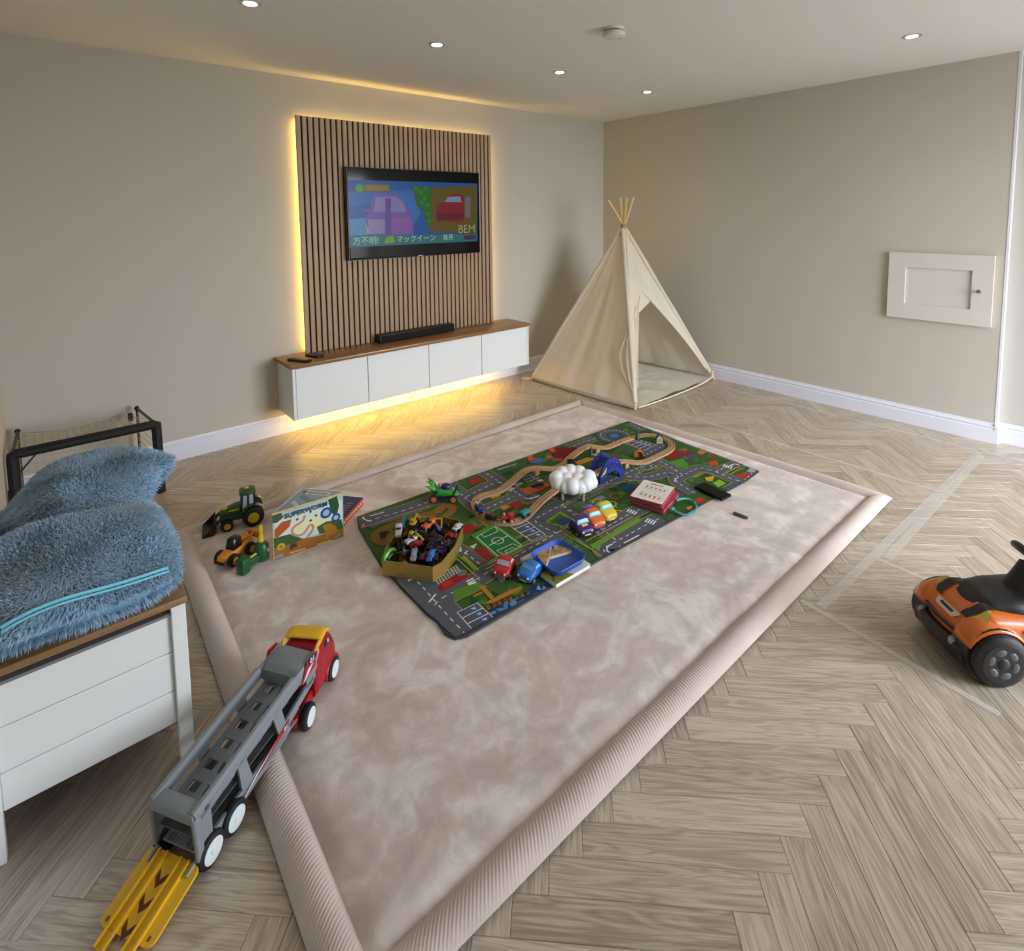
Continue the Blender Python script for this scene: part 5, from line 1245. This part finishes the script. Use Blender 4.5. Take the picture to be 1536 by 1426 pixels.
t = thing('toy_loader', 'orange toy loader with a black cab beside the green drill', 'toy digger', (-3.945, -1.358, ZR), math.radians(209)); t.scale = (1.08,)*3
m_or = M('loader_orange', '#d98a24', .4); m_tb = M('tractor_black')
Loft([(-.070,.020,.026,.052),(-.055,.026,.022,.060),(-.010,.027,.022,.056),(.030,.026,.022,.052),(.062,.022,.024,.046),(.074,.014,.026,.038)], 3.5).body(MB()).build('body', m_or, t, smooth=60)
MB().rbox(-.018, .030, -.024, .024, .048, .092, .008, 2, (.78, .8, -.004)).build('cab', M('loader_cab', '#15120e', .25), t)
MB().ell((.004, 0, .072), (.008, .008, .015), 10, 8).build('driver', m_or, t)
for x in (-.042, .040):
    for y in (-.034, .034): wheel(t, (x, y, .024), .024, .020, m_rub, m_or, .55, side=1 if y > 0 else -1)
for y in (-.018, .018): MB().tube([(-.052, y, .060), (-.078, y, .072), (-.094, y, .050)], .005, 8).build('lift_arm', m_or, t)
MB().rbox(-.108, -.090, -.030, .030, .036, .064, .005, 2).build('bucket', m_or, t)
MB().rbox(.070, .080, -.026, .026, .020, .030, .003, 1).build('bumper', m_tb, t)
MB().rbox(-.066, -.024, -.016, .016, .056, .066, .003, 1).build('engine_cover', m_or, t)

t = thing('toy_drill', 'green toy drill standing with its yellow bit upward', 'toy drill', (-3.862, -1.440, ZR), math.radians(208))
m_dg = M('drill_green', '#1a5428', .4)
MB().lathe([(.018, .0), (.027, .004), (.029, .030), (.029, .058), (.022, .074), (.014, .082), (.0005, .082)], n=22).build('motor_housing', m_dg, t)
MB().lathe([(.013, .080), (.014, .098), (.010, .106), (.0085, .120), (.0105, .128), (.009, .146), (.005, .152), (.0005, .153)], n=16).build('bit', M('drill_yellow', '#d9bf28', .4), t)
MB().rbox(.010, .085, -.014, .014, .010, .040, .006, 2).build('handle', m_dg, t)
MB().rbox(.076, .116, -.021, .021, .0, .064, .006, 2).build('battery', m_dg, t)
MB().rbox(.028, .062, -.005, .005, .039, .048, .003, 1).build('trigger', M('trigger_lime', '#b4c04a', .5), t)
mb = MB(); mb.lathe([(.011, 0), (.011, .0015), (.007, .0016), (.007, .0004)], (.0, .0, 0), (0,0,1), 18)
o = mb.build('round_logo', M('logo_white', '#dfe6df', .5), t, (-.012, .0255, .045), (math.radians(-85), 0, math.radians(25)))

# ---------------------------------------------------------------- picture books
t = thing('picture_book', 'picture book with a worm title standing in front of the stack', 'book', (-3.829, -1.486, ZR), math.radians(-4.5), rot=(math.radians(4), 0, math.radians(-4.5)))
BWd, BHt = .297, .207
MB().box(.002, BWd-.003, .003, .013, .003, BHt-.003).build('pages', M('paper_white'), t, smooth=0)
MB().box(0, BWd, 0, .0025, 0, BHt).box(0, BWd, .0135, .016, 0, BHt).box(0, .0025, .0025, .0135, 0, BHt).build('cover', M('cover_cream', '#d9c98e', .5), t, smooth=0)
P = Print(2.5e-5)
bk = lambda x, y: ((x-140)/(1110-140)*BWd, 0)        # crop x -> cover u ; v from the slanted baseline
def bq_(x, y):
    u = (x-130)/980; yb = 1105-335*u; yt = 500-330*u; return (u*BWd, (yb-y)/(yb-yt)*BHt)
BP = lambda pts_, c: P.poly([bq_(*q) for q in pts_], c)
P.rect(.002, .002, BWd-.001, BHt-.002, '#a9c6cc')
BP([(160,560),(1090,250),(1090,620),(160,920)], '#cfdcd0'); BP([(400,600),(820,470),(860,600),(420,760)], '#e0dcb0')
BP([(135,900),(350,830),(700,770),(1110,640),(1110,765),(140,1100)], '#9a6a2c'); BP([(135,800),(350,740),(520,800),(420,860),(140,930)], '#3c5c34'); BP([(720,640),(860,560),(1080,520),(1110,650),(760,740)], '#3f6030')
BP([(130,500),(250,460),(270,520),(190,590),(130,600)], '#3a5a44'); BP([(150,690),(250,580),(380,540),(350,640),(200,780),(150,790)], '#b4552a'); BP([(890,260),(1020,200),(1050,330),(1000,520),(930,420)], '#2f5236')
for q, r, c in (((860,440), .026, '#2c4a8a'), ((860,440), .015, '#9ab4d4'), ((1000,500), .020, '#2c4a8a'), ((1000,500), .011, '#a9c0d8'), ((230,910), .016, '#c9a42c'), ((230,915), .008, '#8f741c')): P.disc(bq_(*q), r, c, 16)
P.line([bq_(*q) for q in smooth_path([(560,480),(540,560),(400,640),(370,720),(440,770),(540,740),(600,640),(650,600),(680,640),(640,720),(580,780)], 2)], .010, '#b98a80')
BP([(800,620),(900,580),(1000,620),(1020,690),(940,750),(860,740)], '#a8762c'); P.line([bq_(*q) for q in ((880,740),(850,800))], .006, '#b08a50')
BP([(350,880),(450,860),(440,910),(340,960)], '#4a3a34'); BP([(150,1030),(250,1000),(270,1040),(150,1085)], '#8a8a8c'); BP([(970,770),(1060,720),(1070,750),(990,785)], '#8d8f8c')
P.line([bq_(*q) for q in ((340,1000),(560,935))], .006, '#d8b060'); P.line([bq_(*q) for q in ((720,885),(920,820))], .006, '#d8b060')
for q in ((640,430), (715,480), (455,540), (640,550)): P.disc(bq_(*q), .006, '#4a5a44', 8)
P.build('cover_print', M_print('picture_cover', .4), t, (0, -.0004, 0), (PI/2, 0, 0))
a0, a1 = bq_(290, 480), bq_(870, 310); 
text('SUPERWORM', .0295, M('title_blue', '#1d3c5c', .5), t, ((a0[0]+a1[0])/2, -.006, (a0[1]+a1[1])/2-.004), (PI/2, 0, 0), 'title', .0003, True, space=1.02)
# stack behind
T0 = np.array([-3.545, -1.015]); e1 = np.array([-.763, -.647]); e2 = np.array([.628, -.778]); ang = math.atan2(e2[1], e2[0])
def flatbook(label, z, h, s, l, cov, spine_hex, prt, off):
    c = T0+e1*(l/2+off[0])+e2*(s/2+off[1]); t = thing('picture_book', label, 'book', (c[0], c[1], z), ang)
    MB().box(-s/2+.004, s/2-.004, -l/2+.004, l/2-.004, .003, h-.003).build('pages', M('paper_white'), t, smooth=0)
    m_ = M('cover_'+cov, cov, .45)
    MB().box(-s/2, s/2, -l/2, l/2, 0, .003).box(-s/2, s/2, -l/2, l/2, h-.003, h).build('cover', m_, t, smooth=0)
    MB().box(s/2-.003, s/2+.0005, -l/2, l/2, .0005, h-.0005).build('spine', M('spine_'+spine_hex, spine_hex, .5), t, smooth=0)
    prt(t, h, s, l); return t
def sky(t, h, s, l):
    P = Print(2e-5); P.rect(-s/2, -l/2, s/2, l/2, '#7fa3b0'); P.line([(-s*.3, l*.2), (0, l*.05), (s*.3, l*.1)], .03, '#5f8494'); P.line([(-s*.35, 0), (-s*.1, -l*.2), (s*.1, -l*.3)], .02, '#c4c8b8'); P.disc((-s*.3, l*.35), .014, '#4a5a54'); P.line([(-s*.48, -l*.48), (-s*.48, l*.48)], .006, '#e4e4dc'); P.line([(-s*.48, l*.49), (s*.48, l*.49)], .006, '#e4e4dc'); P.rect(-.06, l*.28, .07, l*.42, '#c9c8bc')
    for q in range(9): P.rect(-.05+q*.012, l*.32, -.05+q*.012+.008, l*.37, '#4a4438')
    P.build('cover_print', M_print('picture_cover'), t, (0, 0, h+.0001))
def navy(t, h, s, l):
    P = Print(2e-5); P.rect(-s/2, -l/2, s/2, l/2, '#1b1d4a')
    for q in range(8): P.line([(s*.30+.01*math.sin(q*2), -l/2+.03+q*.022), (s*.42, -l/2+.035+q*.022)], .008, '#8a6a9a')
    P.build('cover_print', M_print('picture_cover'), t, (0, 0, h+.0001))
    for q in range(10): MB().box(s/2+.0004, s/2+.001, -l/2+.02+q*.024, -l/2+.034+q*.024, h*.35, h*.65).build('spine_print', M('spine_text', '#e0d2c0', .5), t, smooth=0)
flatbook('navy picture book with an orange spine under the pale blue book', ZR+.001, .034, .33, .25, '#1b1d4a', '#c24a26', navy, (.02, .02))
flatbook('pale blue picture book lying on the navy one', ZR+.036, .012, .22, .262, '#8aa9b4', '#7a97a4', sky, (.0, .0))

# ================================================================ CAR TRANSPORTER
ty = math.radians(32); tc_ = np.array([-4.343, -2.484])
t = thing('toy_transporter', 'grey and red toy car transporter with a yellow ramp', 'toy lorry', (tc_[0], tc_[1], 0), rot=(0, math.radians(-3.3), ty))
m_gr = M('trailer_grey', '#7f878d', .42); m_rd = M('cab_red', '#9c1420', .3); m_yl = M('ramp_yellow', '#e6b624', .4); m_dk = M('trailer_dark', '#4a4d50', .6)
TLn, TWd = .405, .062                      # trailer length, half width
def ztop(x): return .162+.030*max(0, min(1, x/TLn))
for sd in (-1, 1):
    mb = MB(); y0, y1 = sd*(TWd-.007), sd*TWd
    pz = lambda pts_: mb.prism(pts_, min(y0, y1), max(y0, y1), 'xz')
    pz([(0,.048),(.04,.048),(.045,.150),(0,.150)])                                   # rear post
    pz([(.0,.048),(.30,.058),(.30,.076),(.0,.068)])                                  # lower rail
    pz([(.0,.132),(TLn,.160),(TLn,.192),(.0,.162)])                                  # upper rail
    pz([(.130,.066),(.165,.068),(.150,.146),(.125,.146)]); pz([(.262,.074),(.290,.078),(.275,.158),(.245,.154)]); pz([(.290,.078),(.405,.108),(.405,.128),(.285,.100)])
    pz([(.375,.110),(.415,.116),(.420,.192),(.380,.192)]); pz([(.12,.038),(.285,.052),(.300,.078),(.12,.062)])
    mb.build('side_frame', m_gr, t, smooth=0)
    MB().tube([(x, sd*(TWd-.004), ztop(x)-.004) for x in np.linspace(0, .33, 8)], .0105, 10).build('top_rail', m_gr, t)
    yy = sd*(TWd+.0008); a, b = (min(yy, yy+sd*.0008), max(yy, yy+sd*.0008))
    MB().prism([(.115,.046),(.250,.074),(.292,.082),(.300,.098),(.270,.092),(.190,.072)], a, b, 'xz').build('red_stripe', M('decal_red', '#a5202c', .4), t, smooth=0)
    yy = sd*(TWd+.0018); a, b = (min(yy, yy+sd*.0006), max(yy, yy+sd*.0006))
    MB().prism([(.118,.046),(.150,.055),(.245,.084),(.170,.066)], a, b, 'xz').build('white_stripe', M('decal_white', '#dfe2e4', .4), t, smooth=0)
MB().box(.006, .33, -TWd+.007, TWd-.007, .050, .056).build('lower_deck', m_gr, t, smooth=0)
for y in (-.030, .030):
    mb = MB()
    for q in (-.012, -.006, .006, .012): mb.box(.004, .36, y+q-.0012, y+q+.0012, .056, .062)
    mb.build('deck_rail', m_gr, t, smooth=0)
for y in (-.044, 0., .044):                                                         # upper deck runners
    MB().prism([(.012,.112),(.385,.138),(.385,.146),(.012,.120)], y-.007, y+.007, 'xz').build('deck_runner', m_gr, t, smooth=0)
for i, x in enumerate(np.linspace(.05, .35, 7)):
    z = .112+.026*x/.385; MB().box(x-.014, x+.014, -.052, .052, z, z+.005).build('deck_crossbar', m_gr, t, smooth=0)
MB().box(.005, .38, -.050, .050, .092, .096).build('middle_deck', m_dk, t, smooth=0)
mb = MB(); mb.rbox(-.006, .030, -TWd-.002, TWd+.002, .138, .166, .006, 2); mb.build('rear_header', m_gr, t)
for sd in (-1, 1):
    MB().rbox(-.006, .014, sd*TWd-.006, sd*TWd+.006, .046, .150, .003, 1).build('rear_post', m_gr, t)
    MB().cyl((.034, sd*(TWd+.001), .146), (.034, sd*(TWd+.004), .146), .005, n=12).build('rivet', M('rivet_dark', '#55595e', .5), t)
L = Loft([(.338,.060,.146,.182),(.356,.064,.136,.192),(.385,.066,.128,.196),(.415,.064,.118,.190),(.432,.056,.116,.176)], 5)
L.body(MB(), 20, 28).build('front_hood', m_gr, t, smooth=50)
for sd in (-1, 1):
    yy = sd*.0672; a, b = (min(yy, yy+sd*.001), max(yy, yy+sd*.001))
    MB().prism([(.352,.146),(.412,.158),(.418,.194),(.380,.200)], a, b, 'xz').build('number_decal', M('decal_red'), t, smooth=0)
    yy = sd*.0684; a, b = (min(yy, yy+sd*.0006), max(yy, yy+sd*.0006))
    MB().prism([(.354,.148),(.374,.156),(.405,.176),(.380,.172)], a, b, 'xz').build('white_flash', M('decal_white'), t, smooth=0)
    MB().prism([(.384,.180),(.414,.180),(.417,.194),(.382,.199)], a, b, 'xz').build('dark_patch', M('decal_dark', '#26282c', .4), t, smooth=0)
    text('01', .020, M('decal_white'), t, (.399, sd*.0700, .188), (PI/2, 0, 0 if sd < 0 else PI), 'number', .0003, True)
    text('01', .014, M('decal_white'), t, (.282, sd*(TWd+.003), .087), (PI/2, 0, 0 if sd < 0 else PI), 'number', .0003, True)
m_hubw = M('hub_white', '#d8e2e6', .4)
for x in (.030, .098):
    MB().cyl((x, -.055, .037), (x, .055, .037), .006, n=8).build('axle', m_dk, t)
    for sd in (-1, 1):
        wheel(t, (x, sd*.060, .037), .037, .022, m_rub, m_hubw, .70, side=sd)
# cab (turned a little at the coupling)
cab_o = np.array([.395, .0]); cm = Matrix.Translation((.395, 0, 0)) @ Matrix.Rotation(math.radians(11), 4, 'Z'); cz = Matrix.Diagonal((1, 1, .88, 1))
def cab(mb, name, mat, smooth=50): mb.xf(cm @ cz); return mb.build(name, mat, t, smooth=smooth)
L = Loft([(.020,.052,.030,.120),(.030,.058,.026,.165),(.060,.060,.024,.196),(.100,.060,.024,.200),(.130,.060,.024,.176),(.146,.058,.024,.140),(.158,.052,.026,.110),(.164,.040,.030,.095)], 5)
cab(L.body(MB(), 40, 36), 'cab', m_rd)
cab(MB().rbox(-.075, .045, -.044, .044, .026, .064, .008, 2), 'cab_chassis', m_rd)
Ly = Loft([(.040,.053,.170,.190),(.055,.056,.170,.203),(.100,.056,.170,.207),(.128,.053,.165,.184)], 5)
mb = MB(); Ly.patch(mb, .066, .128, PI*.10, PI*.90, .001, 14); Ly.patch(mb, .038, .068, PI*.10, PI*.24, .0015, 8); Ly.patch(mb, .038, .068, PI*.76, PI*.90, .0015, 8)
o = mb.xf(cm @ cz).build('roof_cap', m_yl, t, smooth=50); sm = o.modifiers.new('thickness', 'SOLIDIFY'); sm.thickness = .006; sm.offset = 1
mb = MB(); L.patch(mb, .136, .150, PI*.22, PI*.78, .001, 10); cab(mb, 'windscreen', M('cab_window', '#22252a', .2))
for a, b in ((PI*.06, PI*.15), (PI*.85, PI*.94)):
    mb = MB(); L.patch(mb, .082, .124, a, b, .001, 8); cab(mb, 'side_window', M('cab_window'))
    mb = MB(); L.patch(mb, .098, .110, a+.04, b-.04, .0018, 5); cab(mb, 'driver_picture', M('driver_print', '#b4b09a', .5))
for x in (-.040, .118):
    for sd in (-1, 1):
        w_ = wheel(t, (0, 0, 0), .034, .020, m_rub, m_hubw, .70, side=sd); w_.matrix_local = cm @ Matrix.Translation((x, sd*.058, .034))
        if x > 0:
            mb = MB().tube([(x+.041*math.cos(PI*k/10), sd*.057, .036+.041*math.sin(PI*k/10)) for k in range(11)], .006, 8); cab(mb, 'wheel_arch', m_rd)
for sd in (-1, 1): cab(MB().rbox(.150, .164, sd*.040-.009, sd*.040+.009, .050, .066, .003, 1), 'headlight', M('headlight_cream'))
# ramp
rm = Matrix.Translation((-.004, 0, .040)) @ Matrix.Rotation(math.radians(-11), 4, 'Y')
def rpz(mb, name, mat, smooth=0): mb.xf(rm); return mb.build(name, mat, t, smooth=smooth)
def rr(x0, x1, y0, y1, r, n=5):
    p = []
    for cx, cy, a in ((x1-r, y1-r, 0), (x0+r, y1-r, PI/2), (x0+r, y0+r, PI), (x1-r, y0+r, 1.5*PI)): p += [(cx+r*math.cos(a+PI/2*i/n), cy+r*math.sin(a+PI/2*i/n)) for i in range(n+1)]
    return p
rpz(MB().prism(rr(-.130, 0, -.072, .072, .016), -.003, .003), 'ramp', m_yl)
for y in (-.031, .031):
    rpz(MB().box(-.158, 0, y-.013, y-.009, .003, .011).box(-.158, 0, y+.009, y+.013, .003, .011).box(-.158, -.128, y-.009, y+.009, -.002, .003), 'ramp_rail', m_yl)
    rpz(MB().rbox(-.026, .010, y+math.copysign(.024, y)-.004, y+math.copysign(.024, y)+.004, .002, .009, .002, 1), 'hinge_pin', M('hinge_grey', '#8f8c80', .4))
    rpz(MB().box(-.122, -.114, y+math.copysign(.026, y)-.003, y+math.copysign(.026, y)+.003, .003, .0036), 'slot', M('slot_brown', '#7a4a10', .6))
for x in (-.040, -.080, -.120): rpz(MB().prism([(x, -.014), (x-.016, 0), (x, .014), (x+.014, .014), (x-.002, 0), (x+.014, -.014)], .003, .0037), 'arrow', M('arrow_brown', '#5c350c', .6))

# ================================================================ RIDE-ON CAR
hv = np.array([-.731, .682]); hv /= np.hypot(*hv); lf = np.array([-hv[1], hv[0]])
axc = np.array([-2.303, -3.608])-lf*.125+hv*.030
t = thing('ride_on_car', 'orange and black toddler ride-on car with black wheels', 'ride-on toy', (axc[0], axc[1], 0), math.atan2(hv[1], hv[0]))
m_ro = M('ride_orange', '#c8641c', .3, coat=.4); m_rb = M('ride_black', '#121214', .4); m_ry = M('ride_lamp', '#b8a440', .3)
L = Loft([(-.46,.085,.070,.150),(-.43,.115,.060,.200),(-.36,.128,.055,.225),(-.24,.122,.055,.200),(-.10,.120,.055,.205),(.00,.122,.060,.208),(.040,.116,.070,.186),(.066,.094,.085,.160),(.086,.055,.105,.138),(.093,.028,.112,.130)], 4)
L.body(MB(), 60, 36).build('body', m_ro, t, smooth=45)
for sd in (-1, 1):
    for x in (0, -.33):
        fd = MB().grid(lambda u, v: (x+(.094+.012*math.sin(PI*v))*math.cos(PI*(.12+.80*u)), sd*(.050+.084*v), .088+(.094+.016*math.sin(PI*min(1, v*1.05))*1.0-.006*v)*math.sin(PI*(.12+.80*u))), 16, 8).build('wheel_arch', m_ro, t, smooth=60)
        so = fd.modifiers.new('thickness', 'SOLIDIFY'); so.thickness = .006
        MB().cyl((x, sd*.060, .088), (x, sd*.128, .088), .094, n=24).build('wheel_well', m_rb, t)
MB().rbox(-.40, .10, -.11, .11, .045, .085, .012, 2).build('underbody', m_rb, t)
L2 = Loft([(-.40,.070,.190,.236),(-.34,.080,.180,.262),(-.20,.084,.170,.245),(-.10,.086,.160,.238),(-.03,.076,.160,.228),(.012,.048,.165,.208),(.024,.020,.172,.192)], 2.6)
L2.body(MB(), 36, 28).build('seat_deck', m_rb, t, smooth=60)
for a, b, s_ in ((PI*.20, PI*.36, -1), (PI*.64, PI*.80, 1)):
    mb = MB(); L.patch(mb, .008, .064, a, b, .006, 8, skew=.03*s_); mb.build('headlamp', m_ry, t, smooth=60)
for a, b in ((PI*.37, PI*.45), (PI*.55, PI*.63)):
    mb = MB(); L.patch(mb, -.03, .056, a, b, .006, 8); mb.build('bonnet_vent', m_rb, t, smooth=60)
mb = MB(); L.patch(mb, .058, .076, PI*.43, PI*.57, .003, 6); mb.build('badge', M('badge_white', '#c9c2bc', .5), t, smooth=60)
mb = MB(); L.patch(mb, .063, .071, PI*.475, PI*.525, .0045, 4); mb.build('badge_face', m_rb, t, smooth=60)
MB().tube([(.048, -.118, .118), (.074, -.094, .128), (.092, -.052, .134), (.100, 0, .136), (.092, .052, .134), (.074, .094, .128), (.048, .118, .118)], .006, 8).build('front_trim', m_rb, t)
MB().tube([(.052, -.112, .085), (.076, -.090, .085), (.092, -.048, .085), (.099, 0, .085), (.092, .048, .085), (.076, .090, .085), (.052, .112, .085)], [.020, .024, .026, .026, .026, .024, .020], 10).build('bumper', m_rb, t)
for sd in (-1, 1):
    MB().ell((.094, sd*.070, .094), (.014, .014, .018), 12, 8).build('fog_lamp', M('lamp_clear', '#9a9c9e', .2), t)
    MB().rbox(.060, .090, sd*.100-.008, sd*.100+.008, .070, .116, .006, 1).build('bumper_corner', m_ro, t)
    MB().prism([(-.28,.110),(-.10,.120),(-.08,.170),(-.30,.165)], sd*.120-.004, sd*.120+.004, 'xz').build('side_intake', m_rb, t, smooth=0)
MB().tube([(-.150, 0, .215), (-.175, 0, .270), (-.190, 0, .310)], [.045, .036, .030], 14).build('steering_column', m_rb, t)
sw = MB(); sw.tube([(.056*math.cos(a), .075*math.sin(a), 0) for a in np.linspace(0, 2*PI, 25)[:-1]], .013, 8, closed=True); sw.rbox(-.030, .030, -.072, .072, -.010, .012, .008, 2)
sw.build('steering_wheel', m_rb, t, (-.215, 0, .325), (0, math.radians(-38), 0))
MB().ell((0, .045, .0), (.014, .010, .004), 10, 6).build('horn_button', M('lamp_clear'), t, (-.220, 0, .342), (0, math.radians(-32), 0))
MB().tube([(-.42, -.09, .20), (-.46, -.085, .30), (-.47, 0, .335), (-.46, .085, .30), (-.42, .09, .20)], .014, 8).build('backrest', m_rb, t)
for x in (0, -.33):
    for sd in (-1, 1):
        w_ = wheel(t, (x, sd*.128, .085), .085, .046, m_rb, M('wheel_cover', '#151517', .4), .74, side=sd)
        for k in range(6):
            a = k*PI/3+.3; MB().ell((0, 0, 0), (.017, .0022, .011), 8, 6).build('spoke_window', M('rim_grey', '#5b5c60', .4, .4), w_, (x+.038*math.cos(a), sd*.152, .085+.038*math.sin(a)), (0, -a+PI/2, 0))
